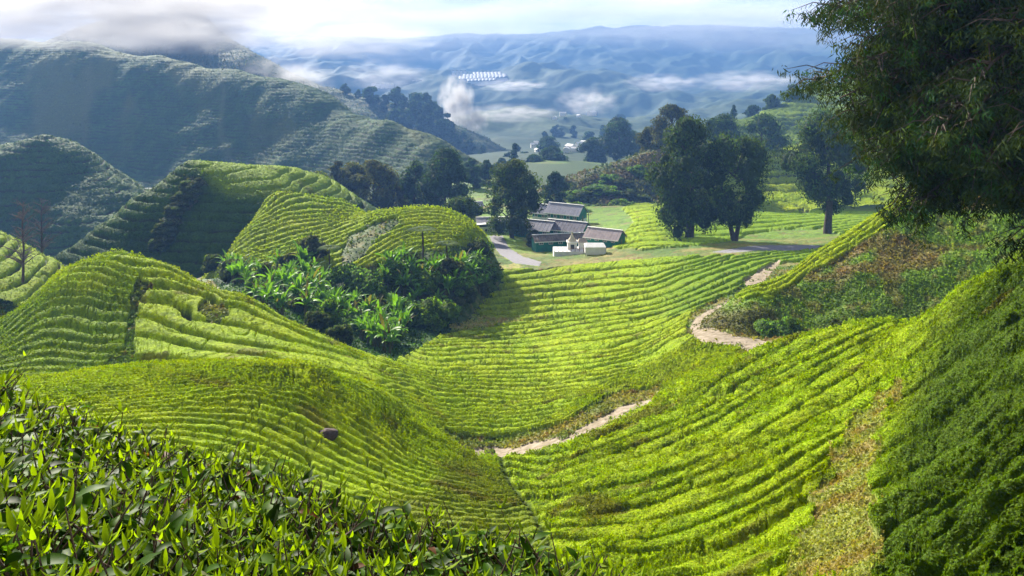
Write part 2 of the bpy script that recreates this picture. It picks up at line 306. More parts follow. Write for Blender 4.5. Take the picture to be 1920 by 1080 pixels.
def build_main():
    PX, SS, RW = grid(LM, -380, 2420, 1.5, SROWS)
    Y = np.exp(SS); X = (PX-CX)/F*Y; Z0 = (HOR-RW)/F*Y
    rs = np.random.RandomState(3)
    # ---- zones of rows
    gx = np.interp(RW, [600, 840, 880, 925, 950, 1080, 1300], [930, 938, 944, 972, 995, 1065, 1120])
    near = (Y < np.interp(PX, [0, 450, 600, 740, 850, 1000, 1220, 1320, 1430, 1530, 1640, 1800, 2100], [48, 49, 49.5, 52, 53, 56, 62, 61, 60, 58, 56, 46, 44]))
    right = near & (PX > gx); bulge = near & ~right
    dome = (~near) & (Y < 86) & (PX < np.interp(RW, [470, 515, 560, 600, 660], [268, 262, 250, 245, 240])) & (RW < 720)
    flank = (~near) & ~dome & (Y < 90) & (PX < 690) & (RW < 705)
    far = (~near) & (((Y > 113) & (PX < 1180)) | ((PX >= 1180) & (Y > np.interp(PX, [1180, 1280, 1380, 1450], [104, 96, 92, 90])))) & (PX > 830)
    zone = np.full(PX.shape, 2); zone[right] = 0; zone[bulge] = 1; zone[flank] = 3; zone[dome] = 4; zone[far] = 5
    phis = [guides(LM, G_right, 1, 4.09), guides(LM, G_bulge, 1, 3.95), guides(LM, G_field, 3.95, 5.0), guides(LM, G_flank, 3.9, 4.45), guides(LM, G_dome, 3.9, 4.42), guides(LM, G_far, 4.4, 5.3)]
    D = np.zeros(PX.shape, np.float32); gap = D.copy()
    Hs = [1.35, 1.0, 1.15, 1.4, 1.9, 1.8]; Ws = [.31, .26, .33, .44, .58, .66]; Wn = [.3, .4, .42, .14, .16, .25]
    for k in range(6):
        zz = zone == k; ii = np.where(zz.any(1))[0]; jj = np.where(zz.any(0))[0]
        sl = (slice(ii[0], ii[-1]+1), slice(jj[0], jj[-1]+1)); ph = phis[k](PX[sl], SS[sl])*[1, 1.35, 1.3, 1, 1, 1.12][k]
        h, g = hedges(ph, X[sl], Y[sl], Hs[k], Ws[k], Wn[k], [.12, .10, .12, .09, .09, .10][k], .055, [.7, .5, .55, .22, .4, .5][k], k)
        m = zz[sl]; D[sl] = np.where(m, h-Hs[k], D[sl]); gap[sl] = np.where(m, g, gap[sl])
        # trench along the zone border
        e = np.zeros(m.shape, bool); e[1:-1, 1:-1] = m[1:-1, 1:-1] & ~(m[2:, 1:-1] & m[:-2, 1:-1] & m[1:-1, 2:] & m[1:-1, :-2])
    # gully line between the two near slopes
    gd = np.abs(PX-gx-6*(fbm(Y*.6, Y*0, 2)-.5))/F*Y; tg = np.exp(-(gd/.24)**2)*near*sstep(24, 34, Y)
    gap = np.maximum(gap, tg*.45); D = np.minimum(D, -.12*tg+D*(1-.3*tg))
    # ---- ground classes: 0 tea 1 grass 2 dirt 3 asphalt
    cls = np.zeros(PX.shape, np.int8)
    def put(poly, k, cond, r=0, amp=8, seed=0):
        m = soft(PX, RW, poly, r, seed, amp) & cond; cls[m] = k; return m
    lo = (Y > 50) & (Y < 66)
    put(P_bank, 1, lo, amp=4); put(P_path, 2, lo, amp=3)
    mid = (Y > 63) & (Y < 110)
    put(P_trackgrass, 1, (Y > 64) & (Y < 130) & ~near, amp=8); put(P_track, 2, (Y > 64) & (Y < 120) & ~near, amp=4); put(P_track2, 2, (Y > 90) & (Y < 150), amp=2)
    put(P_roadside, 1, (Y > 118), amp=6); put(P_hut, 1, Y > 165, amp=4)
    put(P_bare, 1, (Y > 96) & (Y < 175), amp=10, seed=4)
    put(P_road, 3, (Y > 130) & (Y < 230), amp=1.5); put(P_road2, 3, (Y > 120) & (Y < 230), amp=1.5)
    cls[(cls == 2) & (fbm(X*1.1, Y*.7, 3, 81) > .69)] = 1
    sg = put(P_slopegrass, 1, near, amp=36, seed=6); dip = put(P_dip, 1, ~near & (Y < 75), amp=8); put(P_trench, 1, ~near & (Y < 90), amp=6)
    put(P_flankbare, 1, ~near & (Y < 90), amp=8)
    gv = put(P_gullyveg, 1, (Y > 77) & (Y < 175) & (RW > 300), amp=6)
    behindL = (~near) & (PX < 700) & (Y > np.interp(PX, [-200, 0, 110, 220, 330, 450, 600, 740], [82, 82, 84, 86, 84, 79, 77, 78]) ); cls[behindL] = 1
    cls[(Y > np.interp(PX, [0, 1130, 1180, 2200], [215, 215, 262, 262]))] = 1; cls[(Y < 1.9)] = 1
    behindR = (~near) & (PX > 1455) & (Y < 105); cls[behindR] = 1
    cls[(near) & (Y > np.interp(PX, [1220, 1320, 1430, 1530, 1640, 1800, 2100], [70, 59.5, 58.5, 56, 53.5, 44, 42])) & (PX > 1250)] = 1
    # wild bushes on the far right of the near slope
    wild = right & (PX > np.interp(RW, [450, 560, 640, 700, 800, 1080], [1880, 1760, 1700, 1690, 1655, 1640])) & (cls == 0)
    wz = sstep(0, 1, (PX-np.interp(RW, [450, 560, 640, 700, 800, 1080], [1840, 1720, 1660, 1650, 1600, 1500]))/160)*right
    a, b = bush_lumps(X, Y, 11); wl = (a-.5)*2.0+(np.abs(b-.5)*-2+.25)*.9-.25
    D = np.where(right, D*(1-.25*wz)+wl*wz*.55, D); gap = gap*(1-.75*wz*right)
    # grass relief
    gr = -.42+.16*(fbm(X*.8, Y*.8, 3, 20)-.5)*2+.05*(fbm(X*4, Y*4, 2, 21)-.5)*2
    gr = np.where(gv | (Y > 86) & (PX < 700), gr+.6*(fbm(X*.3, Y*.3, 3, 24)-.5), gr)
    pd = -.48+.03*(fbm(X*3, Y*3, 3, 22)-.5)-.06*(fbm(X*.8, Y*.8, 2, 23) > .6)
    D = np.where(cls == 1, gr, D); D = np.where(cls == 2, pd, D); D = np.where(cls == 3, -.4, D)
    D = np.where(Y > 215, D*.5, D)
    D = np.where(soft(PX, RW, [(1640,690),(1720,690),(1700,1090),(1420,1090)], 0, 20, 6) & near & (cls == 1), D+.22, D); Z = Z0+D
    # ---- colours of leaves, litter, grass, with some shade painted in
    n1 = fbm(X*.07, Y*.07, 4, 30); n2 = fbm(X*.35, Y*.35, 4, 31); n3 = fbm(X*1.6, Y*1.6, 3, 32)
    C = lerp(np.broadcast_to(TEA, X.shape+(3,)), TEA_Y, .25+1.4*(n2-.45)); C = lerp(C, TEA_D, .8*(n3-.45)*2)
    C = lerp(C, TEA_D*.5, sstep(.1, .5, gap)*.95); C = lerp(C, SOIL*.5, sstep(.4, .9, gap)*.95)  # litter and stems between rows, darkened further for the shade in the gaps
    dark = np.clip(wz*1.1+.7*(n2-.5), 0, .95)*right; C = lerp(C, np.array((.058, .105, .004)), dark)  # darker far right foliage, standing in for tree shade that misses the slope
    old = (bulge*sstep(.45, .62, n1+.3*(n2-.5)))*.55 ; C = lerp(C, np.array((.075, .085, .015)), old)
    brown = sstep(.70, .78, fbm(X*.3, Y*.5, 3, 33))*.55*(zone != 4); C = lerp(C, np.array((.10, .065, .02)), brown)
    tree_shade = (zone == 5)*sstep(1180, 1300, PX); C = lerp(C, np.array((.07, .17, .01)), tree_shade*.5)  # shade of the roadside trees put into the field's green
    C = lerp(C, np.array((.05, .12, .008)), (zone == 4)*.45*sstep(520, 560, RW))  # dome face painted darker below its bright rim, as if turned from the sun
    gcol = lerp(np.broadcast_to(GRASS, X.shape+(3,)), STRAW, 2.2*(fbm(X*.12, Y*.2, 4, 38)-.40)); gcol = lerp(gcol, np.array((.05, .10, .012)), 1.5*(fbm(X*.5, Y*.5, 3, 35)-.5)); 
    gcol = lerp(gcol, RED, sstep(.66, .76, fbm(X*.9, Y*.9, 3, 36))*.6)
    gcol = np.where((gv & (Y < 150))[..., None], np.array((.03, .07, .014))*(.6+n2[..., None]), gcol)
    gcol = np.where(soft(PX, RW, P_bare, 0, 4, 10)[..., None], lerp(np.broadcast_to(STRAW*1.4, X.shape+(3,)), GRASS*2.2, 1.6*(n3-.3)), gcol)
    sgm = soft(PX, RW, [(1640,690),(1720,690),(1700,1090),(1420,1090)], 0, 20, 6) & near; gcol = np.where(sgm[..., None], lerp(np.broadcast_to(np.array((.19, .21, .05)), X.shape+(3,)), np.array((.20, .13, .045)), .6*sstep(.5, .7, fbm(X*.8, Y*.8, 3, 41))), gcol)
    gcol = lerp(gcol, np.array((.12, .22, .012)), .7*sstep(165, 185, Y)*sstep(.35, .5, n2)); gcol = lerp(gcol, np.array((.03, .06, .018)), sstep(255, 300, Y)*(sstep(.40, .5, fbm(X*.03, Y*.02, 3, 55))*.5+.45))
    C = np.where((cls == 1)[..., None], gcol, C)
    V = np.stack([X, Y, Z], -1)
    # ---- what can be seen from around the camera gets leaves of its own
    rowf = HOR-F*Z/Y; run = np.minimum.accumulate(rowf, axis=1); vis = (rowf <= np.roll(run, 1, axis=1)+14) & (rowf < 1120) & (PX > -60) & (PX < 1980)
    Nn = normals(V)
    area = np.abs(np.gradient(PX, axis=0)*np.gradient(rowf, axis=1))+.05
    m_tea = (cls == 0)
    dims = (slice(0, -1), slice(0, -1)); fc = cls[dims]; fz = zone[dims]; fw = wild[dims]
    E = scatter_cards
    nm = {0: ('right_tea_slope', 'tea bush rows sweeping up the steep slope on the right side', 420000),
          1: ('left_tea_slope', 'olive green tea bush rows curving over the low bulging slope at lower left', 90000),
          2: ('valley_tea_field', 'bright tea bush rows filling the valley floor beyond the dirt path', 34000),
          3: ('tea_flank', 'tea bush rows running down the right flank of the domed hill', 15000),
          4: ('tea_dome', 'dark gapped tea bush rows wrapped round the domed hill on the left', 26000),
          5: ('far_tea_field', 'tea bush rows on the field below the roadside trees', 9000)}
    for k, (name, lab, n) in nm.items():
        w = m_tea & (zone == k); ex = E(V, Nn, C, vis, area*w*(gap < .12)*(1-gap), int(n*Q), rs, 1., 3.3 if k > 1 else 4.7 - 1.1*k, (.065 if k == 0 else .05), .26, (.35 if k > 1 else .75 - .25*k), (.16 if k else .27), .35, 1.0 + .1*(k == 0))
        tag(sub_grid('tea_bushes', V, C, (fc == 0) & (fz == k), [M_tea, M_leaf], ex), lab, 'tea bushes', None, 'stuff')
    w = (cls == 1) & (Y < 125)
    gN = Nn.copy(); gN[..., 2] += .2
    # upright blades
    ex = scatter_cards(V, Nn, C, vis, area*w, int(60000*Q), rs, 1., 7, .05, .35, 1.6, .25, .5, 1.25)
    g = sub_grid('ground', V, C, fc == 1, [M_grass, M_leaf], ex); g['kind'] = 'structure'
    p = sub_grid('dirt_path', V, C, fc == 2, M_path); p['kind'] = 'structure'
    p = sub_grid('road', V, C, fc == 3, M_road); p['kind'] = 'structure'
build_main()
# ================================================================== OTHER HILLS
def build_hill(layer, px, dpx, srows, name, label, kind, zp=None, G=None, glo=None, ghi=None, H=.9, w=.25, wander=.2, rough=(.0, .05), cols=(TEA, TEA_D), patches=(), cards=0, seed=0, mats=None, teamask=None, gcol=GRASS, kpx=4.2, gapc=.85, rowamp=1.):
    PX, SS, RW = grid(layer, px[0], px[1], dpx, srows); Y = np.exp(SS); X = (PX-CX)/F*Y; Z0 = (HOR-RW)/F*Y
    rs = np.random.RandomState(seed+50)
    Z0 = Z0 + rough[0]*(fbm(X*rough[1], Y*rough[1], 5, seed+60)-.5)*2
    if G is not None: phi = guides(layer, G, glo, ghi)(PX, SS)
    else: phi = (Z0+1.2*(fbm(X*.02, Y*.02, 3, seed+61)-.5)*2/zp*zp)/zp
    h, g = hedges(phi, X, Y, H, w, wander, .14*rowamp, .05*rowamp, .4, seed)
    tea = np.ones(PX.shape, bool) if teamask is None else teamask(PX, RW, X, Y)
    gr = -.4+.5*(fbm(X*.25, Y*.25, 4, seed+62)-.5)*2
    Z = Z0+np.where(tea, h-H, gr); V = np.stack([X, Y, Z], -1)
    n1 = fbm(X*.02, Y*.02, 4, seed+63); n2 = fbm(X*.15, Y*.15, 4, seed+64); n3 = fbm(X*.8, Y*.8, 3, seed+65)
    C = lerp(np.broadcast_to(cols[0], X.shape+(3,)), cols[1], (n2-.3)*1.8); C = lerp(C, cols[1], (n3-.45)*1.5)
    C = lerp(C, TEA_D*.5, sstep(.15, .6, g)*gapc); C = lerp(C, SOIL, sstep(.6, .95, g)*gapc)  # gap sides painted darker for shade between rows, soil at the bottom
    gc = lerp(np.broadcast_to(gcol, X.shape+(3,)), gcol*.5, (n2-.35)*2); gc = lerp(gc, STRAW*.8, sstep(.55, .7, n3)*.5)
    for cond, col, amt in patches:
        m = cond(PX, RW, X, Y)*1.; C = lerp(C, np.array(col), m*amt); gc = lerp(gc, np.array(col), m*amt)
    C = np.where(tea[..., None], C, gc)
    ex = None; fc = tea[:-1, :-1]; ex2 = None
    rowf = HOR-F*Z/Y
    if cards:
        run = np.minimum.accumulate(rowf, axis=1); vis = (rowf <= np.roll(run, 1, axis=1)+12) & (PX > -60) & (PX < 1980) & (rowf > -30)
        area = np.abs(np.gradient(PX, axis=0)*np.gradient(rowf, axis=1))+.03; Nn = normals(V)
        ft = (area*vis*tea).sum()/max(1, (area*vis).sum())
        if ft > 0: ex = scatter_cards(V, Nn, C, vis, area*tea*(g < .15)*(1-g), int(cards*ft)+4, rs, 1., kpx*.8, .05, 1.0, .4, .18, .35, 1.02)
        if ft < 1: ex2 = scatter_cards(V, Nn, C, vis, area*(~tea), int(cards*(1-ft)*1.3)+4, rs, 1., kpx*1.4, .05, 1.6, 1.6, .3, .8, 1.1)
    mats = mats or [M_tea, M_leaf]
    if tea.any(): tag(sub_grid('tea_bushes', V, C, fc, mats, ex), label, 'tea bushes', None, 'stuff')
    if (~tea).any(): tag(sub_grid(name, V, C, ~fc, [M_grass, M_leaf], ex2), kind='structure')
L_h3 = Layer({0: [(138,640),(150,560),(165,600)], 110: [(136,560),(143,515),(150,478),(158,520),(180,600)], 180: [(135,560),(145,480),(153,428),(163,480),(190,560)],
 250: [(133,570),(141,500),(149,430),(157,365),(168,420),(200,520)], 350: [(133,570),(141,500),(149,425),(156,360),(163,306),(176,350),(210,480)],
 450: [(133,560),(140,500),(147,440),(153,390),(160,340),(170,310),(188,360),(220,460)], 540: [(135,540),(142,480),(149,430),(155,390),(163,350),(174,322),(182,316),(200,370)],
 620: [(140,520),(155,450),(168,395),(180,350),(190,336),(210,380),(240,450)], 700: [(150,500),(172,410),(190,387),(210,420)], 820: [(165,490),(190,440),(220,460)]})
L_h4 = Layer({k: [(a+10, b) for a, b in v] for k, v in {330: [(94,690),(100,620),(112,580),(120,555),(130,600)], 390: [(92,690),(98,620),(110,560),(118,525),(124,512),(130,550),(150,620)], 440: [(92,690),(98,610),(108,545),(118,492),(126,463),(131,452),(137,490),(160,600)],
 500: [(92,690),(97,610),(106,545),(118,480),(128,420),(135,382),(139,371),(145,415),(165,520)], 580: [(92,690),(97,610),(104,550),(114,475),(124,425),(135,380),(141,365),(150,400),(170,480)],
 640: [(95,660),(100,590),(106,520),(112,480),(120,446),(126,430),(132,412),(137,388),(141,374),(150,400),(170,470)], 700: [(96,650),(101,570),(106,510),(112,474),(119,436),(126,405),(131,395),(137,402),(147,410),(170,465)],
 790: [(98,640),(104,560),(109,505),(115,465),(122,425),(130,395),(135,386),(150,430),(170,465)], 860: [(96,660),(104,580),(110,525),(116,480),(122,440),(129,409),(134,399),(146,440),(170,475)],
 912: [(100,660),(110,590),(117,540),(123,490),(128,450),(132,444),(140,480),(160,520)], 960: [(105,660),(117,590),(127,560),(140,560)], 1010: [(105,700),(127,620),(140,620)]}.items()})
L_l2 = Layer({-250: [(95,560),(105,470),(115,420),(122,408),(132,450)], 0: [(96,560),(106,490),(114,450),(120,433),(128,470),(150,560)], 60: [(98,560),(108,500),(114,475),(119,464),(126,500),(150,580)], 110: [(102,560),(110,510),(115,490),(122,530)], 180: [(108,590),(118,565),(130,600)]})
L_m1 = Layer({-250: [(200,520),(215,430),(240,330),(262,270),(290,300),(340,400)], 0: [(210,510),(220,450),(238,360),(258,272),(275,290),(320,400)], 80: [(210,510),(220,450),(240,345),(260,263),(278,290),(330,400)], 170: [(212,500),(224,430),(244,350),(262,297),(285,330)],
 250: [(215,490),(228,430),(248,370),(262,344),(285,380)], 330: [(220,490),(242,430),(262,400),(290,430)], 420: [(240,480),(262,455),(290,475)]})
L_m2 = Layer({-300: [(430,400),(470,290),(520,180),(570,90),(600,45),(700,90)], 0: [(425,420),(460,330),(500,245),(545,160),(585,95),(610,70),(700,120)], 150: [(420,420),(450,345),(490,265),(530,175),(570,100),(590,76),(680,130)],
 300: [(410,410),(440,345),(480,270),(515,200),(550,130),(567,108),(650,160)], 450: [(400,400),(430,345),(460,285),(490,220),(515,165),(530,147),(620,200)], 600: [(385,390),(410,345),(435,290),(455,240),(475,200),(487,177),(580,230)],
 720: [(370,390),(390,345),(410,300),(425,258),(435,228),(520,280)], 820: [(360,380),(375,345),(388,312),(400,282),(470,330)], 900: [(355,380),(370,355),(380,338),(440,360)], 1000: [(355,395),(380,375),(420,385)]})
L_m3 = Layer({50: [(700,230),(800,150),(900,90),(1000,130)], 150: [(700,200),(800,110),(900,50),(1000,100)], 240: [(700,190),(820,90),(900,20),(1000,60)], 330: [(720,180),(820,70),(900,-8),(1000,40)], 400: [(720,190),(820,110),(890,52),(1000,100)], 480: [(710,200),(800,140),(870,95),(980,140)],
 560: [(700,210),(780,170),(850,140),(950,180)], 640: [(690,225),(760,190),(820,165),(920,200)], 720: [(680,250),(740,210),(800,188),(900,230)], 800: [(670,280),(720,240),(770,217),(880,260)], 870: [(660,300),(710,268),(750,248),(860,290)], 950: [(650,330),(690,305),(730,287),(840,320)], 1020: [(650,350),(720,325),(830,350)]})
L_r3 = Layer({960: [(262,430),(282,385),(300,395)], 1000: [(260,420),(280,370),(290,360),(310,380)], 1060: [(257,412),(275,365),(290,333),(310,360)], 1130: [(254,412),(272,360),(292,311),(315,350)], 1215: [(250,415),(272,350),(295,277),(320,330)],
 1300: [(248,412),(272,345),(300,262),(330,310)], 1420: [(240,410),(275,350),(310,275),(340,320)], 1550: [(235,405),(280,340),(320,260),(360,300)], 1750: [(230,400),(280,330),(330,240),(360,280)], 2050: [(230,400),(280,300),(330,200),(360,250)]})
L_r4 = Layer({1200: [(380,340),(430,300),(460,300),(500,320)], 1330: [(380,320),(430,255),(460,238),(520,280)], 1420: [(380,330),(430,250),(480,212),(560,260)], 1500: [(370,340),(430,240),(490,180),(580,230)], 1600: [(370,330),(430,220),(500,150),(600,200)], 1800: [(370,320),(430,180),(510,100),(600,150)], 2100: [(370,300),(500,60),(600,90)]})
L_r2 = Layer({1270: [(84,640),(88,628),(94,650)], 1340: [(79,650),(82,605),(85,588),(88,584),(94,620)], 1400: [(77,650),(79,615),(82,578),(85,556),(88,543),(94,565),(104,600)], 1450: [(76,665),(79,622),(82,582),(85,546),(89,525),(95,545),(108,600)],
 1520: [(73,700),(77,645),(80,600),(84,545),(88,502),(92,477),(98,500),(112,560)], 1600: [(71,710),(75,640),(79,575),(84,500),(88,452),(92,424),(98,450),(112,540)], 1700: [(69,720),(73,640),(79,530),(84,445),(88,390),(93,360),(99,390),(112,480)],
 1830: [(66,690),(70,620),(74,550),(80,460),(85,388),(90,328),(95,298),(101,330),(115,420)], 1950: [(64,700),(72,540),(82,370),(90,265),(97,232),(104,280),(120,380)], 2200: [(60,700),(75,400),(95,120),(110,200)]})
far_ctl = {-300: [(700,300),(3000,100),(4200,120)], 500: [(430,350),(700,300),(1000,230),(1500,190),(2000,160),(2600,110),(3200,68),(4200,110)], 700: [(430,345),(700,290),(900,265),(1200,235),(1600,190),(2000,150),(2400,140),(2800,105),(3200,74),(4200,110)],
 850: [(430,340),(700,290),(900,260),(1150,240),(1250,250),(1700,185),(2000,150),(2300,155),(2800,110),(3200,70),(4200,110)], 1000: [(430,335),(600,285),(900,250),(1100,215),(1250,235),(1600,190),(1900,135),(2150,150),(2600,120),(3200,67),(4200,110)],
 1150: [(430,335),(600,285),(900,255),(1100,230),(1250,245),(1600,185),(1900,140),(2100,158),(2600,110),(3200,53),(4200,110)], 1280: [(430,340),(700,280),(900,250),(1200,225),(1700,185),(2000,178),(2300,150),(2700,100),(3200,55),(4200,110)],
 1400: [(430,340),(700,270),(1000,220),(1500,180),(2000,160),(2400,110),(2700,85),(3200,50),(4200,110)], 1500: [(430,330),(700,250),(1000,210),(1500,170),(2000,140),(2400,95),(2700,82),(3200,62),(4200,110)], 1750: [(700,240),(2000,130),(2700,75),(3200,62),(4200,110)], 2200: [(700,240),(2000,130),(2700,75),(3200,62),(4200,110)]}
L_far = Layer(far_ctl)
G_h4 = [(0, [(448,476),(501,454),(580,432),(643,413),(700,399)]), (2, [(442,464),(486,435),(549,417),(621,408),(660,404)]), (4, [(464,435),(511,413),(561,401),(612,398),(650,395)]), (6.5, [(500,400),(536,379),(580,369),(627,377),(675,392)]), (-3, [(440,490),(520,470),(600,452),(680,420),(730,402),(790,392),(850,398)]), (-1.5,[(445,484),(510,463),(590,442),(660,417),(705,401)]),
 (-5, [(500,485),(570,472),(630,455),(690,430),(753,408),(816,404),(890,416)]), (-7, [(600,490),(643,475),(675,455),(738,429),(800,418),(863,421),(915,434)]), (-9.5, [(650,500),(681,484),(722,459),(769,438),(832,433),(911,448)]), (-12, [(690,500),(760,462),(830,452),(900,462)]), (-7, [(430,530),(500,505),(560,500)])]
def hill_tea(PX, RW, X, Y): return ~inpoly(PX+10*(fbm(X*.2, Y*.2, 3, 5)-.5), RW, [(640,470),(655,440),(700,415),(740,405),(750,415),(715,440),(670,485),(640,500)]) & (Y < 165) & (RW+14*(fbm(X*.3, Y*.3, 3, 6)-.5) < np.interp(PX, [330, 420, 560, 640, 700, 800, 880, 960], [540, 530, 500, 505, 490, 470, 462, 455]))
build_hill(L_h4, (330, 1000), 1.5, steps((102, 112, .006), (112, 154, .0022), (154, 180, .01)), 'hill', 'bright lime tea bush rows over the rounded twin mound in the middle', '', G=G_h4, glo=math.log(105), ghi=math.log(151), H=1.8, w=.62, wander=.16, cols=(TEA*1.05, TEA_Y), cards=18000, seed=101, teamask=hill_tea, gcol=GRASS*.8, gapc=.85)
def h3_tea(PX, RW, X, Y): return ~soft(PX, RW, [(345,330),(385,325),(372,370),(345,400),(330,440),(300,470),(285,450),(310,410),(330,370)], 0, 3, 10)
build_hill(L_h3, (-100, 830), 1.6, steps((133, 192, .0022), (192, 240, .01)), 'hill', 'shaded dark green tea bush rows on the steep pyramid hill left of centre', '', zp=1.45, H=.95, w=.4, wander=.3, rough=(1.3, .06), cols=(np.array((.06,.12,.012)), np.array((.03,.068,.008))), cards=36000, seed=102, teamask=h3_tea, gcol=np.array((.05, .10, .04)),  # leaf colours darkened to carry the shade of this steep face
  patches=[(lambda PX, RW, X, Y: sstep(385, 440, PX+ .9*(360-RW))*sstep(380, 350, RW+14*(fbm(X*.1, Y*.1, 3, 3)-.5)), TEA*1.05, .8), (lambda PX, RW, X, Y: sstep(.6, .75, fbm(X*.15, Y*.1, 3, 9))*sstep(420, 480, PX), (.10, .07, .04), .5)])  # first patch paints the sunlit crest into the tea colour
build_hill(L_l2, (-200, 180), 2, steps((96, 132, .003), (132, 150, .01)), 'hill', 'small lit patch of tea bush rows at the far left behind the bare tree', '', zp=.8, H=1., w=.35, cols=(TEA, TEA_Y), cards=6000, seed=103)
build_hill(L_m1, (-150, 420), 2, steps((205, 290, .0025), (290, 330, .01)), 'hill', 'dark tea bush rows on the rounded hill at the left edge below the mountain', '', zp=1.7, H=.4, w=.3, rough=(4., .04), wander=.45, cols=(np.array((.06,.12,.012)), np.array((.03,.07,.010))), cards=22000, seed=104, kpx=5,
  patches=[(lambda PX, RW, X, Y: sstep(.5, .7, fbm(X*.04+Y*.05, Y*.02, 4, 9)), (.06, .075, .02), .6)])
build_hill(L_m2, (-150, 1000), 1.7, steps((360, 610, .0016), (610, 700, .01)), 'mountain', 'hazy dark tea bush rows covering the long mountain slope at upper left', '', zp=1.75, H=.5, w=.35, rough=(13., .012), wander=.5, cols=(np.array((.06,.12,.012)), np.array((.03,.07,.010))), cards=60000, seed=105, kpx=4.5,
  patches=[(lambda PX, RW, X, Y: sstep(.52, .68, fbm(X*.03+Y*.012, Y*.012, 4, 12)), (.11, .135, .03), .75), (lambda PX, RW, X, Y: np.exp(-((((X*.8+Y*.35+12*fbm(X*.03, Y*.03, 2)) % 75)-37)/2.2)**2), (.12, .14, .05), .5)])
build_hill(L_m3, (50, 1020), 3, steps((650, 900, .003), (900, 1000, .01)), 'mountain', '', '', zp=3, H=1.0, rough=(16., .008), cols=(TEA*.5, TEA_D), cards=24000, seed=106, kpx=5, teamask=lambda PX, RW, X, Y: np.zeros(PX.shape, bool), gcol=np.array((.05, .085, .025)))
def r3_tea(PX, RW, X, Y): return (PX > 1330) & (Y < 330)
build_hill(L_r3, (960, 1900), 2, steps((248, 330, .003), (330, 360, .01)), 'hill', 'lit tea bush rows on the slope behind the three roadside trees', '', zp=1.8, H=1.3, w=.5, rough=(2.5, .06), cols=(TEA, TEA_Y), cards=30000, seed=107, teamask=r3_tea, gcol=np.array((.07, .10, .03)),
  patches=[(lambda PX, RW, X, Y: sstep(.55, .65, fbm(X*.1+3, Y*.1, 3, 8))*(PX < 1330), (.12, .07, .05), .6)])
build_hill(L_r4, (1200, 2050), 3, steps((370, 520, .003), (520, 600, .01)), 'hill', 'pale hazy tea bush rows on the hill beside the tall conifer', '', zp=2.2, H=1.5, w=.8, rough=(5., .03), cols=(TEA*.8, TEA_D), cards=16000, seed=108)
def r2_tea(PX, RW, X, Y):
    edge = np.interp(PX, [1370, 1400, 1450, 1520, 1600, 1700, 1830, 1950, 2200], [552, 562, 556, 508, 458, 393, 330, 265, 160]); return (RW < edge+8*(fbm(X*.4, Y*.4, 2, 3)-.5)*2) & (PX > 1372) & (Y > 82)
G_r2 = [(0, [(1400,560),(1450,550),(1520,500),(1600,450),(1700,386),(1830,324),(1950,258)]), (2, [(1390,550),(1450,530),(1520,482),(1600,430),(1700,366),(1830,304),(1950,238)])]
build_hill(L_r2, (1275, 2060), 2, steps((66, 100, .002), (100, 118, .01)), 'hill', 'narrow lit strip of tea bushes along the crest of the right hand ridge', '', G=G_r2, glo=math.log(80), ghi=math.log(96), H=.9, w=.3, rough=(.9, .12), cols=(TEA*1.1, TEA_Y), cards=60000, seed=109, teamask=r2_tea, gcol=np.array((.14, .24, .02)), kpx=3.6,
  patches=[(lambda PX, RW, X, Y: sstep(.54, .64, fbm(X*.16, Y*.2+.1*X, 4, 8))*~r2_tea(PX, RW, X, Y), (.19, .10, .05), .6), (lambda PX, RW, X, Y: (sstep(1480, 1440, PX)*sstep(560, 590, RW))*1., (.10, .055, .04), .6)])
def build_far():
    PX, SS, RW = grid(L_far, -150, 2080, 3.5, steps((430, 4200, .0042))); Y = np.exp(SS); X = (PX-CX)/F*Y
    nz = (1-np.abs(fbm(X/380, Y/420, 5, 70)-.5)*5)
    RW = RW-(nz-.3)*20*sstep(600, 1100, Y)*sstep(3600, 2600, Y)-6*(fbm(PX/55., Y/900, 4, 71)-.5)*sstep(2600, 3100, Y); Z = (HOR-RW)/F*Y + (26*(fbm(X/60, Y/60, 4, 72)-.5)+70*(np.abs(fbm(X/260, Y/260, 4, 75)-.5)*-2+.2))*sstep(650, 1300, Y)*sstep(3500, 2900, Y)
    V = np.stack([X, Y, Z], -1); n1 = fbm(X/220, Y/220, 4, 73); n2 = fbm(X/40, Y/60, 4, 74)
    C = lerp(np.broadcast_to(np.array((.028, .055, .02)), X.shape+(3,)), np.array((.09, .12, .05)), sstep(.5, .62, n1)*.45*sstep(2400, 1600, Y)+sstep(.62, .72, n2)*.4); C = lerp(C, np.array((.02, .04, .018)), (n2-.35)*1.4)
    o = sub_grid('mountains', V, C, np.ones((V.shape[0]-1, V.shape[1]-1), bool), M_far); o['kind'] = 'structure'
build_far()
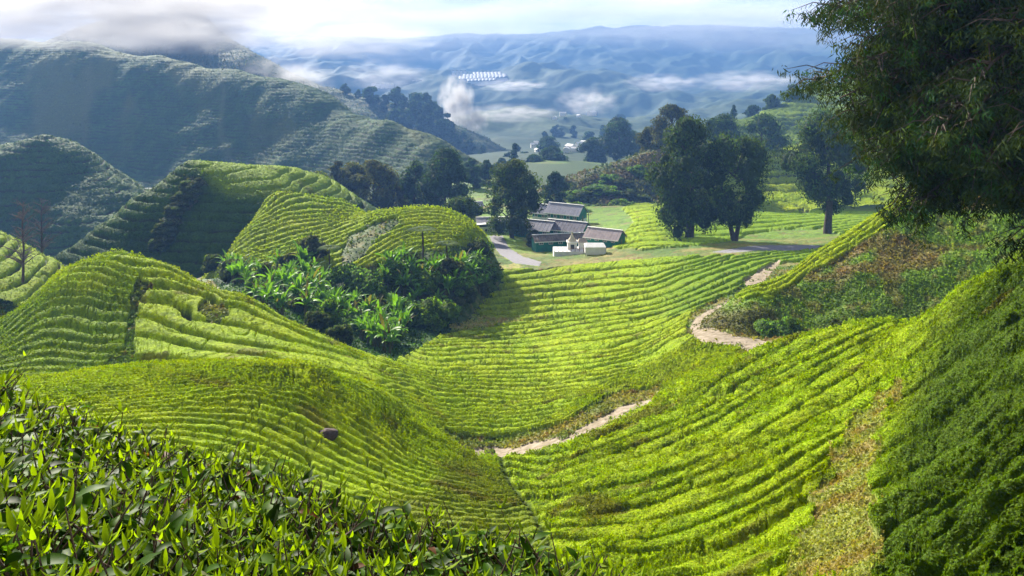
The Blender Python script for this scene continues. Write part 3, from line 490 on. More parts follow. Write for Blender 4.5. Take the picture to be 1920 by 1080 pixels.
# ================================================================== THINGS
def empty(name, loc, label=None, cat=None, group=None):
    o = bpy.data.objects.new(name, None); COL.objects.link(o); o.location = loc; o.empty_display_size = .3
    return tag(o, label, cat, group)
def copy_tree(root, loc, rz=0., sc=1., label=None, sz=None):
    def cp(o, par):
        c = o.copy(); COL.objects.link(c)
        if par: c.parent = par
        for ch in o.children: cp(ch, c)
        return c
    r = cp(root, None); r.location = loc; r.rotation_euler = (0, 0, rz); r.scale = (sc, sc, sz or sc)
    if label: r['label'] = label
    return r
class MB:
    """collects pieces of one mesh"""
    def __init__(s): s.V = []; s.F = []; s.T = []; s.C = []; s.n = 0
    def add(s, V, F4=(), T=(), col=(1, 1, 1)):
        V = np.asarray(V, float).reshape(-1, 3); s.V.append(V)
        c = np.asarray(col, float); s.C.append(np.broadcast_to(c, V.shape) if c.ndim == 1 else c)
        if len(F4): s.F.append(np.asarray(F4)+s.n)
        if len(T): s.T.append(np.asarray(T)+s.n)
        s.n += len(V)
    def tube(s, P, Rr, k=7, col=(1, 1, 1), cap=True):
        P = np.asarray(P, float); Rr = np.asarray(Rr, float); n = len(P)
        d = np.gradient(P, axis=0); d /= np.linalg.norm(d, axis=1)[:, None]+1e-9
        up = np.array([0, 0, 1.]); up = np.where(abs(d[:, 2:3]) > .95, np.array([[1., 0, 0]]), up[None])
        a = np.cross(d, up); a /= np.linalg.norm(a, axis=1)[:, None]; b = np.cross(d, a)
        th = np.arange(k)/k*2*np.pi
        V = P[:, None]+Rr[:, None, None]*(a[:, None]*np.cos(th)[None, :, None]+b[:, None]*np.sin(th)[None, :, None])
        i, j = np.meshgrid(np.arange(n-1), np.arange(k), indexing='ij'); i = i.ravel(); j = j.ravel(); j2 = (j+1) % k
        F = np.c_[i*k+j, i*k+j2, (i+1)*k+j2, (i+1)*k+j]
        s.add(V.reshape(-1, 3), F, (), col)
    def box(s, lo, hi, col=(1, 1, 1), M=None):
        x0, y0, z0 = lo; x1, y1, z1 = hi
        V = np.array([(x0,y0,z0),(x1,y0,z0),(x1,y1,z0),(x0,y1,z0),(x0,y0,z1),(x1,y0,z1),(x1,y1,z1),(x0,y1,z1)])
        s.add(V, [(0,3,2,1),(4,5,6,7),(0,1,5,4),(1,2,6,5),(2,3,7,6),(3,0,4,7)], (), col)
    def build(s, name, m, parent=None, smooth=True):
        V = np.concatenate(s.V); C = np.concatenate(s.C)
        F = np.concatenate(s.F) if s.F else np.zeros((0, 4), int); T = np.concatenate(s.T) if s.T else None
        return link(mesh_np(V, F, C, smooth, None, T), name, m, parent)
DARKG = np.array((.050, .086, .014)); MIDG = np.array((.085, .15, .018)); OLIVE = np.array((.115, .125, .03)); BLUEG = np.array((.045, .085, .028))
ENV = {'dome': [(0,.35),(.08,.75),(.25,1),(.5,.97),(.7,.8),(.88,.5),(1,.08)], 'round': [(0,.3),(.15,.8),(.4,1),(.65,.95),(.85,.65),(1,.1)],
 'tall': [(0,.45),(.12,.7),(.3,.85),(.5,1),(.68,.9),(.82,.72),(.93,.42),(1,.1)], 'vase': [(0,.25),(.12,.55),(.35,.9),(.6,1),(.8,.85),(.93,.5),(1,.1)], 'cone': [(0,.5),(.1,1),(.4,.8),(.7,.45),(1,.03)], 'flat': [(0,.3),(.3,.9),(.6,1),(.85,.8),(1,.2)]}
def crown_mb(rs, H, W, z0, env, n, card, col, nl=40, droop=.0, lobe=.2, core=.45, lean=0., asp=.5, split=0, topcol=None):
    """crown of leaf sprays on many uneven lobes; H crown height, W width, z0 height of its foot"""
    mb = MB(); e = ENV[env]; ts = [a for a, _ in e]; rr = [b for _, b in e]
    cs = []
    for i in range(nl):
        t = rs.rand()**.9; r = np.interp(t, ts, rr)*W/2; a = rs.rand()*2*np.pi; q = rs.rand()**.45*.84
        off = 0
        if split: off = (W*.2 if np.cos(a) > 0 else -W*.2)*(.5+.5*t)*split
        cs.append((q*r*np.cos(a)*(.75 if split else 1)+off+lean*t, q*r*np.sin(a), z0+t*H*.94, (W*lobe)*(.65+.7*rs.rand())*(.55+.45*np.interp(t, ts, rr))))
    cs = np.array(cs); k = rs.randint(0, nl, n); c = cs[k]
    d = rs.normal(size=(n, 3)); d /= np.linalg.norm(d, axis=1)[:, None]; d[:, 2] = d[:, 2]*.75+.12
    rad = c[:, 3]*(.55+.5*rs.rand(n)**.6)
    P = c[:, :3]+d*rad[:, None]*[1, 1, .85+droop]
    s = card*(.55+.9*rs.rand(n)); lc = (.62+.7*rs.rand(nl))[k]*(1+.25*rs.normal(size=n)).clip(.5, 1.7)
    C = col*lc[:, None]*(1+.1*rs.normal(size=(n, 3)))
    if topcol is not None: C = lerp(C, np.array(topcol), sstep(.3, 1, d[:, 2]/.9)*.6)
    nn = d+rs.normal(size=(n, 3))*.45; nn /= np.linalg.norm(nn, axis=1)[:, None]
    t = np.cross(nn, rs.normal(size=(n, 3))); t = t*[1, 1, 1]; t[:, 2] = t[:, 2]-droop*2.2*np.sign(rs.rand(n)+.2); t /= np.linalg.norm(t, axis=1)[:, None]; b = np.cross(nn, t); b /= np.linalg.norm(b, axis=1)[:, None]
    S = s[:, None]; V = np.stack([P-t*S*.5, P+b*S*asp*.5, P+t*S*.6-nn*S*.1, P-b*S*asp*.5], 1).reshape(-1, 3)
    mb.add(V, np.arange(n*4).reshape(-1, 4), (), np.repeat(C.clip(.002, 1), 4, 0))
    # dense inner boughs
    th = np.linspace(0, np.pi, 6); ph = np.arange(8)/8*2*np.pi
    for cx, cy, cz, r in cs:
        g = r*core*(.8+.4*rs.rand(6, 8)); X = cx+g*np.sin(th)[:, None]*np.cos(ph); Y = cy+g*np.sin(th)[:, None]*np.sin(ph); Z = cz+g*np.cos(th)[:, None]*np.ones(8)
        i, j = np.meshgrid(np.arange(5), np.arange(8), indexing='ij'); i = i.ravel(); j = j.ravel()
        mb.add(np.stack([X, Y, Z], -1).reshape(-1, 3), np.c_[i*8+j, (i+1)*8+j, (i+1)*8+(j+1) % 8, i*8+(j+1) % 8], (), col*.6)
    return mb, cs
def make_tree(name, rs, Ht, W, env='dome', trunk=.12, n=9000, card=.5, col=DARKG, label='', cat='tree', group=None, nl=42, droop=0., lobe=.2, tr=None, fork=False, lean=0., split=0, asp=.5, core=.45, topcol=None):
    root = empty(name, (0, 0, 0), label, cat, group); z0 = Ht*trunk
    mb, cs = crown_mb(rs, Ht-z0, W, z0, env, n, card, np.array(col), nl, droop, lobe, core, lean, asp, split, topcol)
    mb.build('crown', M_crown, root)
    t = MB(); r = tr or Ht*.03; top = Ht*.7
    k = 7; P = np.c_[np.cumsum(rs.normal(size=k)*r*.3)+lean*np.linspace(0, .6, k), np.cumsum(rs.normal(size=k)*r*.3), np.linspace(-2, top, k)]
    if fork:
        for sg in (-1, 1):
            Q2 = [(0, 0, -2), (sg*r*.4, 0, Ht*.05), (sg*W*.06, 0, z0), (sg*W*.13, 0, z0+Ht*.15), (sg*W*.2, 0, Ht*.6)]; t.tube(Q2, [r*.9, r*.75, r*.6, r*.45, r*.12], 8)
    else: t.tube(P, np.linspace(1.15, .2, k)*r, 8)
    for i in range(min(14, nl)):
        c = cs[i]; zb = min(top*.9, max(z0*.8, c[2]-abs(c[0])*.7)); b0 = (np.interp(zb, P[:, 2], P[:, 0]), np.interp(zb, P[:, 2], P[:, 1]), zb)
        t.tube([b0, (b0[0]*.5+c[0]*.5, b0[1]*.5+c[1]*.5, (zb+c[2])/2+.03*Ht), c[:3]], [r*.3, r*.2, r*.06], 5)
    t.build('trunk', M_bark, root); return root
rs = np.random.RandomState(21)
def base(px, py, Y): return Vector(((px-CX)/F*Y, Y, (HOR-py)/F*Y))
def tsize(hpx, Y): return hpx/F*Y
# --- the trees round the huts and the road: (name, px, base row, distance, top row, width px, options, label)
TREES = [
 ('conifer_tree', 1288, 455, 172, 218, 150, dict(env='tall', trunk=.07, n=15000, card=.55, col=DARKG*.9, droop=.35, nl=60, lobe=.19, tr=1.0), 'tall dark conifer with two tops, leftmost of three beside the grey road'),
 ('conifer_tree', 1377, 455, 170, 250, 138, dict(env='vase', trunk=.17, n=13000, card=.5, col=DARKG*1.1, droop=.25, nl=60, lobe=.2, tr=.75, fork=True, split=.5), 'forked conifer with yellowish tips between two others beside the road'),
 ('conifer_tree', 1550, 436, 182, 208, 168, dict(env='tall', trunk=.12, n=17000, card=.55, col=DARKG, droop=.2, nl=46, lobe=.2, tr=.95), 'dark conifer with thick bare trunk, rightmost of three beside the road'),
 ('conifer_tree', 961, 449, 200, 298, 116, dict(env='dome', trunk=.12, n=14000, card=.6, col=DARKG, droop=.15, nl=44, topcol=(.10, .11, .02)), 'round topped dark tree standing right beside the curve of the asphalt road'),
 ('conifer_tree', 836, 425, 235, 278, 122, dict(env='dome', trunk=.08, n=15000, card=.6, col=BLUEG*.8, droop=.1, nl=60, lobe=.17), 'smooth domed dark tree rising behind the bright tea mound'),
 ('conifer_tree', 780, 420, 245, 300, 72, dict(env='tall', trunk=.1, n=5000, card=.7, col=BLUEG*.8), 'narrow dark tree at the left shoulder of the domed tree'),
 ('conifer_tree', 700, 405, 235, 300, 92, dict(env='tall', trunk=.1, n=9000, card=.65, col=OLIVE*.75, nl=36), 'brownish green tree behind the twin tea mound, tallest of its row'),
 ('conifer_tree', 664, 400, 245, 304, 72, dict(env='tall', trunk=.1, n=5000, card=.7, col=OLIVE*.7), 'dull brown green tree just left of the tallest one behind the twin mound'),
 ('conifer_tree', 634, 398, 238, 300, 50, dict(env='tall', trunk=.1, n=4000, card=.65, col=OLIVE*.65), 'slim grey green tree beside the pale bushy tree behind the hill'),
 ('broadleaf_tree', 596, 392, 215, 324, 76, dict(env='round', trunk=.12, n=7000, card=.65, col=np.array((.10, .13, .035)), nl=36, core=.4), 'pale yellow green bushy tree behind the shoulder of the pyramid hill'),
 ('broadleaf_tree', 738, 410, 240, 345, 46, dict(env='round', trunk=.1, n=4000, card=.65, col=np.array((.06, .06, .03))), 'low rusty green tree right of the row behind the twin tea mound'),
 ('broadleaf_tree', 762, 415, 255, 335, 60, dict(env='round', trunk=.1, n=4500, card=.7, col=OLIVE*.6), 'brownish tree filling the gap left of the smooth domed tree'),
 ('conifer_tree', 722, 402, 262, 318, 50, dict(env='tall', trunk=.1, n=4500, card=.8, col=BLUEG*.7), 'bluish tree peeping over the right shoulder of the tallest in its row'),
 ('broadleaf_tree', 868, 432, 196, 372, 74, dict(env='flat', trunk=.2, n=6000, card=.5, col=np.array((.06, .10, .02)), core=.45), 'flat topped lighter green tree left of the parked white van'),
 ('broadleaf_tree', 805, 420, 260, 330, 50, dict(env='round', trunk=.1, n=4000, card=.7, col=DARKG), 'small dark tree filling the gap below the domed tree'),
 ('conifer_tree', 1042, 405, 262, 322, 52, dict(env='tall', trunk=.08, n=5500, card=.7, col=BLUEG*.7), 'narrow dark tree behind the green hut'),
 ('conifer_tree', 885, 380, 300, 292, 40, dict(env='tall', trunk=.1, n=4000, card=.9, col=BLUEG*.8), 'slim hazy tree right behind the domed tree'),
 ('conifer_tree', 912, 372, 310, 300, 50, dict(env='round', trunk=.1, n=4000, card=.9, col=BLUEG*.9), 'round hazy tree showing between the two big dark domed trees'),
 ('broadleaf_tree', 1218, 330, 300, 236, 56, dict(env='round', trunk=.12, n=4500, card=.9, col=OLIVE*.7, core=.4), 'thin leaved tree at the top end of the scrubby hill crest'),
 ('broadleaf_tree', 1262, 300, 290, 196, 84, dict(env='round', trunk=.15, n=7000, card=.85, col=OLIVE*.7, core=.4, nl=44), 'airy tree with feathery top rising behind the leftmost road conifer'),
 ('broadleaf_tree', 1352, 325, 315, 214, 92, dict(env='round', trunk=.1, n=7000, card=.95, col=MIDG*.7, nl=44), 'wide hazy tree behind the gap between two road conifers'),
 ('broadleaf_tree', 1432, 330, 310, 210, 90, dict(env='dome', trunk=.1, n=7000, card=.95, col=MIDG*.75, nl=44), 'rounded hazy tree behind the right shoulder of the forked conifer'),
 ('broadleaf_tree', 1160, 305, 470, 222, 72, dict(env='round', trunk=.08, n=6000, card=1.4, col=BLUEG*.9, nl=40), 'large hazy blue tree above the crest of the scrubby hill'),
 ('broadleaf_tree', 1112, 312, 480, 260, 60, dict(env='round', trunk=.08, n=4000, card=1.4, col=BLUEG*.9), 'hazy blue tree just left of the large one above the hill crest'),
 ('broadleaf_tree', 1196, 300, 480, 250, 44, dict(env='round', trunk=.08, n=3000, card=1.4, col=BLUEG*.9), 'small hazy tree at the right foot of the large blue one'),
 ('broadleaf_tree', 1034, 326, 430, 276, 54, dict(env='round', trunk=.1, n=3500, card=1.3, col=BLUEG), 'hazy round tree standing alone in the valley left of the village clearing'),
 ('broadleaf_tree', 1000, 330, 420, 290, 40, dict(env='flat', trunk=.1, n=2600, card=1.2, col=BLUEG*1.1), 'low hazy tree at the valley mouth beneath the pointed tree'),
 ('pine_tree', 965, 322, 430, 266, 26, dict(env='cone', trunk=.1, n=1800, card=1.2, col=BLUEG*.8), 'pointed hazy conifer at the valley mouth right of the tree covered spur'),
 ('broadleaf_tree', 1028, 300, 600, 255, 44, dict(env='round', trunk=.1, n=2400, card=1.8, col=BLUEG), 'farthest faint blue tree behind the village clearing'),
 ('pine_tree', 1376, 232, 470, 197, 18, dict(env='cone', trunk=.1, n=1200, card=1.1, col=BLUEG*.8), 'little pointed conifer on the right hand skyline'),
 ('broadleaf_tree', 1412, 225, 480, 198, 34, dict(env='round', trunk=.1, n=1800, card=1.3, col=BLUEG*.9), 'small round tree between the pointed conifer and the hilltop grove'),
 ('broadleaf_tree', 1448, 220, 475, 178, 36, dict(env='round', trunk=.1, n=2200, card=1.3, col=MIDG*.7), 'hilltop tree at the left end of the grove beside the big overhanging tree'),
 ('broadleaf_tree', 1486, 215, 478, 160, 50, dict(env='round', trunk=.1, n=3500, card=1.3, col=MIDG*.8, nl=36), 'largest hilltop tree of the grove beside the big overhanging tree'),
]
for i, (nm, px, br, Y, top, wpx, op, lab) in enumerate(TREES):
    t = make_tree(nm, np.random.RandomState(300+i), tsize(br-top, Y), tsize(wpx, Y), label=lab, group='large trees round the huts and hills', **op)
    t.location = base(px, br, Y); t.rotation_euler.z = 0
# woods: smaller trees copied from a few kinds
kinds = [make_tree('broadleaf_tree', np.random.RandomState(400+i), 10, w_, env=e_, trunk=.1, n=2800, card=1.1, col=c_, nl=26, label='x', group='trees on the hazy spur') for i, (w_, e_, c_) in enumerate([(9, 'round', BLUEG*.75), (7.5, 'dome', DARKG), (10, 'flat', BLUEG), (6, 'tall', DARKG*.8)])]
spur = [(648,176,1),(672,182,.8),(700,196,1.6),(722,206,1.4),(745,202,1.9),(752,215,1.4),(780,212,2.0),(798,214,1.9),(806,222,1.6),(776,228,1.7),(742,232,1.4),(800,238,1.8),(826,244,1.7),(845,252,1.2),(824,262,1.6),(788,252,1.5),(760,246,1.3),(868,262,.9),(850,276,1.2),(882,276,.8),(878,292,1.3),(905,290,.8),(922,300,.7),(848,296,1.2),(820,290,1.2),(900,312,1.1),(935,308,.8),(925,322,1.1),(950,332,1.3),(905,335,1.2)]
spots = ['nearest the drifting mist plume', 'on the ridge line', 'low on the slope', 'half way down the spur', 'at the valley edge']
def word_pos(px, py, pxs):
    r = sorted(pxs).index(px); return r
pxs = [a for a, _, _ in spur]; ordn = ['first','second','third','fourth','fifth','sixth','seventh','eighth','ninth','tenth','eleventh','twelfth','thirteenth','fourteenth','fifteenth','sixteenth','seventeenth','eighteenth','nineteenth','twentieth','twenty-first','twenty-second','twenty-third','twenty-fourth','twenty-fifth','twenty-sixth','twenty-seventh','twenty-eighth','twenty-ninth','thirtieth','thirty-first','thirty-second']
order = sorted(range(len(spur)), key=lambda i: (spur[i][0], spur[i][1])); rank = {i: k for k, i in enumerate(order)}
for i, (px, py, s_) in enumerate(spur):
    Y = math.exp(L_m3.hit(px, py, math.log(660), math.log(870))); lab = '%s tree from the left among the hazy trees on the spur' % ordn[rank[i]]
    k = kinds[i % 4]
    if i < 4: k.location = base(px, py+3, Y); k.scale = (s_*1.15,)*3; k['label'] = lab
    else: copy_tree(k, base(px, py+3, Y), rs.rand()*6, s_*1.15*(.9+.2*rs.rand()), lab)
vt = [(1070,300,.9),(1095,296,1.),(1120,330,1.1),(1085,320,.8),(1050,308,1.),(1015,300,1.1),(985,310,1.),(970,300,1.2),(955,315,1.1),(940,335,1.2),(1130,300,1.2),(1145,318,1.1),(1010,330,.9),(1150,285,1.2),(1105,276,1.2),(1075,262,1.3),(1045,262,1.3),(1130,262,1.3),(1175,262,1.5),(1020,275,1.2),(1200,280,1.2),(1060,245,1.4),(1160,240,1.5),(1225,262,1.4),(990,345,1.),(930,350,1.1),(915,345,1.),(960,350,.9)]
vo = sorted(range(len(vt)), key=lambda i: vt[i])
for i, (px, py, s_) in enumerate(vt):
    Y = 410+(345-py)*5.2 if py > 285 else 720+(285-py)*9
    t = copy_tree(kinds[i % 4], base(px, py, Y), rs.rand()*6, s_*(1.0 if Y < 700 else 1.3), '%s tree from the left among the bluish trees round the hazy village' % ordn[vo.index(i)]); t['group'] = 'trees round the hazy village'
# shrub hedge of the valley behind the mounds
# ---------------------------------------------------------------- shrubs
def make_shrub(i, W, H, col, n=3800, card=.32, label='x', nl=18, env='flat'):
    root = empty('shrub', (0, 0, 0), label, 'shrub', 'shrubs in the gully and round the huts')
    mb, cs = crown_mb(np.random.RandomState(500+i), H, W, 0, env, n, card, np.array(col), nl, 0., .24, .7); mb.build('foliage', M_shrub, root)
    t = MB(); [t.tube([(0, 0, -.6), (c[0]*.3, c[1]*.3, H*.3), c[:3]], [.09, .06, .02], 5) for c in cs[:7]]; t.build('stem', M_bark, root); return root
SH = [make_shrub(0, 4.2, 2.7, MIDG*1.5), make_shrub(1, 4.6, 2.4, np.array((.13, .24, .05))), make_shrub(2, 3.6, 2.8, np.array((.085, .12, .04))), make_shrub(3, 3.4, 2.3, np.array((.09, .11, .05)), env='round')]
shr = [ # px, py(base), scale, kind, label ; on main layer
 (815,608,1.35,0,'big dark round shrub at the right end of the gully thicket'), (845,590,.8,0,'dark shrub tucked behind the big round one beside the bare grass'), (770,600,1.0,1,'blue green shrub between two banana clumps at the gully bottom'),
 (690,545,1.2,1,'large shadowy shrub in the middle of the gully'), (655,530,1.1,1,'shadowy shrub left of the large one in the middle of the gully'), (735,520,.9,0,'dark shrub right of the middle of the gully'), (612,600,.9,0,'small dark shrub by the banana plants near the tea flank'), (640,640,.8,2,'pale shrub at the foot of the tea flank, nearest the valley field'),
 (590,612,.75,2,'light green shrub above the tea flank outline'), (560,575,.7,3,'grey green shrub just over the tea flank outline'), (500,520,1.0,3,'grey green shrub between the two left banana clumps'), (400,505,1.0,2,'pale shrub in front of the shaded hill at the left end of the gully'), (440,520,1.1,2,'pale round shrub left of the grey green one'),
 (585,478,1.35,3,'pale umbrella shaped shrub over the silver leaved bananas'), (545,500,1.0,3,'soft grey shrub below the umbrella shaped one'), (880,500,.9,1,'dark shrub at the gully head below the mound'), (898,478,1.1,2,'olive shrub at the right foot of the mound beside the road'), (840,520,1.3,3,'feathery pale shrub beside the tree fern'), (862,545,.8,1,'deep green shrub over the bare grass border'),
 (800,540,1.0,0,'dark shrub directly below the tree fern'), (700,590,1.0,2,'leafy shrub among the lower banana plants'), (735,640,.7,0,'low shrub at the very bottom of the gully'), (670,610,.8,1,'bushy shrub left of the lower banana plants'),
 (905,470,.8,1,'small shrub at the outside of the road curve'), (770,500,.9,2,'light shrub at the foot of the mound near the middle'), (480,545,.8,1,'dark low shrub below the far left bananas'),
 (880,560,.7,2,'pale green shrub on the bank between the thicket and the bare grass'), (905,545,.7,3,'grey green shrub at the top of the bare grass strip'), (925,520,.7,0,'dark green shrub nearest the inside of the asphalt road curve'), (855,575,.7,3,'soft shrub just above the bare grass at the thicket edge'),
 (20,560,1.3,1,'dark shrub behind the domed hill at the left edge'), (60,560,1.0,0,'dark shrub beside the bananas at the left edge')]
def place_on(layer, px, py, lo, hi):
    p = layer.at(px, py, math.log(lo), math.log(hi))
    if layer is LM and 380 < px < 950:
        S = np.linspace(math.log(102), math.log(150), 300); r = L_h4.row(np.full(300, float(px)), S); i = int(np.argmax(r <= py))
        if r[i] <= py and math.exp(S[i]) < p.y: p = base(px, py, math.exp(S[i]))
    return p
used = set()
for px, py, s_, k, lab in shr:
    p = place_on(LM, px, py, 84, 165) - Vector((0, 0, .5))
    if k not in used: used.add(k); SH[k].location = p; SH[k].scale = (s_,)*3; SH[k]['label'] = lab
    else: copy_tree(SH[k], p, rs.rand()*6, s_, lab)
for px, Y, L_, s_, k, lab in [(1455, 78, L_r2, .75, 1, 'dark blue green shrub clinging to the earth bank beside the dirt track'), (1478, 79, L_r2, .6, 0, 'smaller shrub right of the blue green one on the earth bank'), (1434, 79, L_r2, .4, 1, 'tiny shrub left of the others on the earth bank'),
   (1580, 55.8, LM, .42, 2, 'pale leafy tuft sticking up on the crest of the right slope')]:
    copy_tree(SH[k], L_.on(px, Y)-Vector((0, 0, .3)), 1., s_, lab)
# pale scrub on the shaded hill
hs = [(372,345),(362,358),(350,372),(338,385),(352,352),(330,400),(322,415),(314,428),(302,440),(306,452),(296,462),(340,372),(326,392),(358,368),(310,440)]
for i, (px, py) in enumerate(hs):
    copy_tree(SH[2 if i % 3 else 3], place_on(L_h3, px, py, 133, 178)-Vector((0, 0, .6)), i, .85+.3*rs.rand(), '%s from the top of the pale shrubs in the fold of the shaded hill' % ordn[sorted(range(15), key=lambda q: hs[q][1]).index(i)], .7)
rh = [(1085,395),(1110,400),(1130,398),(1150,395),(1170,390),(1195,400),(1180,370),(1205,350),(1150,365),(1120,360),(1100,372),(1165,345),(1195,325),(1140,340),(1205,380),(1215,410),(1080,372),(1180,410)]
for i, (px, py) in enumerate(rh):
    copy_tree(SH[i % 4], place_on(L_r3, px, py, 250, 296)-Vector((0, 0, .8)), i*1.3, 1.5+.7*rs.rand(), '%s from the left of the shrubs on the scrubby hill behind the huts' % ordn[sorted(range(18), key=lambda q: rh[q]).index(i)], 1.2)
# ---------------------------------------------------------------- banana plants
M_ban = foliage('banana_leaf', .45, .5, .15, 1.5, .2); M_bst = plain('banana_stem', (.09, .085, .03), .7, 4., .3)
def make_banana(i, n=11, L0=2.3, up=.9, label='x'):
    r = np.random.RandomState(600+i); root = empty('banana_plant', (0, 0, 0), label, 'banana plant', 'banana plants in the gully')
    mb = MB(); st = MB(); ns = 3
    for q in range(ns):
        bx, by = (0, 0) if q == 0 else (r.normal()*.7, r.normal()*.7); hh = (1.3+.6*r.rand())*(1 if q == 0 else .7); tilt = r.normal(size=2)*.12
        st.tube([(bx, by, -.4), (bx+tilt[0]*.5, by+tilt[1]*.5, hh*.5), (bx+tilt[0], by+tilt[1], hh)], [.17, .13, .08], 7)
        for k in range(n if q == 0 else n-3):
            a = k*2.4+r.rand()*.6; Ln = L0*(.7+.5*r.rand())*(1 if q == 0 else .8); wd = .17+.07*r.rand(); m = 8
            el = up*(1.35-.09*k*(.6+.8*r.rand())); s = np.linspace(0, 1, m); bend = (.7+.9*r.rand())*(.35+.1*k*.6)
            ang = el-bend*s**1.5; dx = np.cumsum(np.cos(ang))*Ln/m; dz = np.cumsum(np.sin(ang))*Ln/m
            dirv = np.array([np.cos(a), np.sin(a), 0]); side = np.array([-np.sin(a), np.cos(a), 0])
            ctr = np.array([bx+tilt[0], by+tilt[1], hh])+dirv*dx[:, None]+np.array([0, 0, 1.])*dz[:, None]
            w = wd*np.sin(np.pi*np.clip(s*.92+.06, 0, 1))**.6; w[0] = .04; fold = .25+.35*r.rand(); tw = r.normal()*.35
            sd = side*np.cos(tw)+np.array([0, 0, 1.])*np.sin(tw)
            Lf = ctr+sd*w[:, None]+np.array([0, 0, 1])*(w*fold)[:, None]; Rt = ctr-sd*w[:, None]+np.array([0, 0, 1])*(w*fold)[:, None]
            V = np.stack([Lf, ctr, Rt], 1).reshape(-1, 3); F_ = []
            for j in range(m-1): F_ += [(j*3, j*3+1, j*3+4, j*3+3), (j*3+1, j*3+2, j*3+5, j*3+4)]
            c = np.array((.14, .30, .03))*(.6+.7*r.rand()) if r.rand() > .04 else np.array((.14, .13, .04))
            mb.add(V, F_, (), c)
    mb.build('leaf', M_ban, root); st.build('stem', M_bst, root); return root
BN = [make_banana(0, 11, 2.4, 1.05), make_banana(1, 11, 2.7, 1.15), make_banana(2, 12, 2.1, 1.)]
bn = [(430,500,1.3),(447,508,1.1),(470,505,1.0),(455,520,1.1),(485,515,1.0),(520,500,1.1),(545,520,1.3),(565,500,1.3),(590,510,1.2),(535,545,1.3),(560,560,1.4),(585,548,1.3),(605,530,1.2),(510,540,1.1),(480,555,1.0),(500,570,1.1),(530,580,1.1),(575,578,1.2),(610,565,1.1),
 (640,585,1.0),(660,600,1.1),(680,625,1.1),(700,640,1.2),(722,648,1.2),(745,635,1.1),(760,620,1.1),(715,610,1.2),(740,590,1.3),(770,580,1.1),(690,590,1.1),(665,568,1.0),(725,500,1.1),(745,515,1.2),(760,490,1.1),(720,525,1.1),(760,545,1.2),(785,560,1.2),(775,525,1.1),(800,530,1.2),(815,510,1.1),(830,500,1.1),(860,505,1.2),(880,515,1.2),(895,500,1.1),(905,512,1.1),(850,535,1.1),(868,530,1.1),(888,535,1.0),(905,528,1.0),(835,548,1.1),(820,570,1.1),(370,500,.9),(355,497,.8),
 (10,545,1.1),(30,535,1.1),(50,530,1.0),(-5,530,1.1),(440,520,1.0),(462,530,1.0),(505,555,1.1),(552,535,1.2),(570,525,1.2),(600,545,1.2),(625,575,1.1),(650,590,1.0),(672,605,1.0),(690,632,1.1),(712,630,1.2),(730,640,1.1),(755,605,1.1),(735,575,1.1),(708,600,1.1),(752,535,1.1),(770,510,1.1),(790,520,1.1),(735,505,1.0),(845,515,1.1),(872,500,1.1),(890,490,1.1),(910,498,1.0)]
o2 = sorted(range(len(bn)), key=lambda i: bn[i])
zonew = lambda px: 'at the left edge behind the domed hill' if px < 100 else 'in the far left clump of the gully' if px < 500 else 'in the big silver leaved clump' if px < 625 else 'in the lowest clump near the valley field' if px < 712 else 'in the middle of the gully thicket' if px < 790 else 'at the right end of the thicket'
cnt = {}
for i in o2:
    px, py, s_ = bn[i]; z_ = zonew(px); cnt[z_] = cnt.get(z_, 0)+1; lab = '%s banana plant from the left %s' % (ordn[cnt[z_]-1], z_)
    p = place_on(LM, px, py+6, 84, 160)-Vector((0, 0, .3)); s_ *= .88 if i % 2 else .74
    k = BN[i % 3]
    if 'x' == k['label']: k.location = p; k.scale = (s_,)*3; k['label'] = lab
    else: copy_tree(k, p, rs.rand()*6, s_, lab)
# ---------------------------------------------------------------- tree ferns
def make_fern(i, Ht=4.2, Rf=2.3):
    r = np.random.RandomState(650+i); root = empty('tree_fern', (0, 0, 0), 'x', 'tree fern', 'tree ferns in the gully'); t = MB(); t.tube([(0, 0, -.5), (.1, 0, Ht*.5), (0, .1, Ht)], [.16, .12, .1], 8); t.build('trunk', M_bark, root); f = MB()
    for k in range(16):
        a = k/16*2*np.pi+r.rand()*.2; m = 12; s = np.linspace(0, 1, m); ang = .75-1.5*s; dx = np.cumsum(np.cos(ang))*Rf/m; dz = np.cumsum(np.sin(ang))*Rf/m
        d = np.array([np.cos(a), np.sin(a), 0]); sd = np.array([-np.sin(a), np.cos(a), 0]); c = np.array([0, 0, Ht])+d*dx[:, None]+np.array([0, 0, 1.])*dz[:, None]
        w = .42*np.sin(np.pi*np.clip(s*.9+.1, 0, 1))
        for j in range(1, m-1):
            for sg in (-1, 1):
                for h_ in (0, .5):
                    p = c[j]+(c[j+1]-c[j])*h_; q = p+sd*sg*w[j]+d*.12-np.array([0, 0, .1]); e = d*.05; f.add([p-e, p+e, q+e*.6, q-e*.4], [(0, 1, 2, 3)], (), np.array((.09, .14, .03))*(.8+.4*r.rand()))
    f.build('frond', M_crown, root); return root
fe = make_fern(0); fe.location = place_on(LM, 792, 500, 84, 160); fe['label'] = 'tree fern with spreading crown standing over the middle of the gully thicket'; fe.scale = (1.25,)*3
copy_tree(fe, place_on(LM, 838, 515, 84, 160), 1, 1.05, 'smaller tree fern right of the tall one, among grey shrubs')
copy_tree(fe, place_on(LM, 618, 515, 84, 160), 2, .9, 'tree fern just left of the wedge of lime tea in the gully')
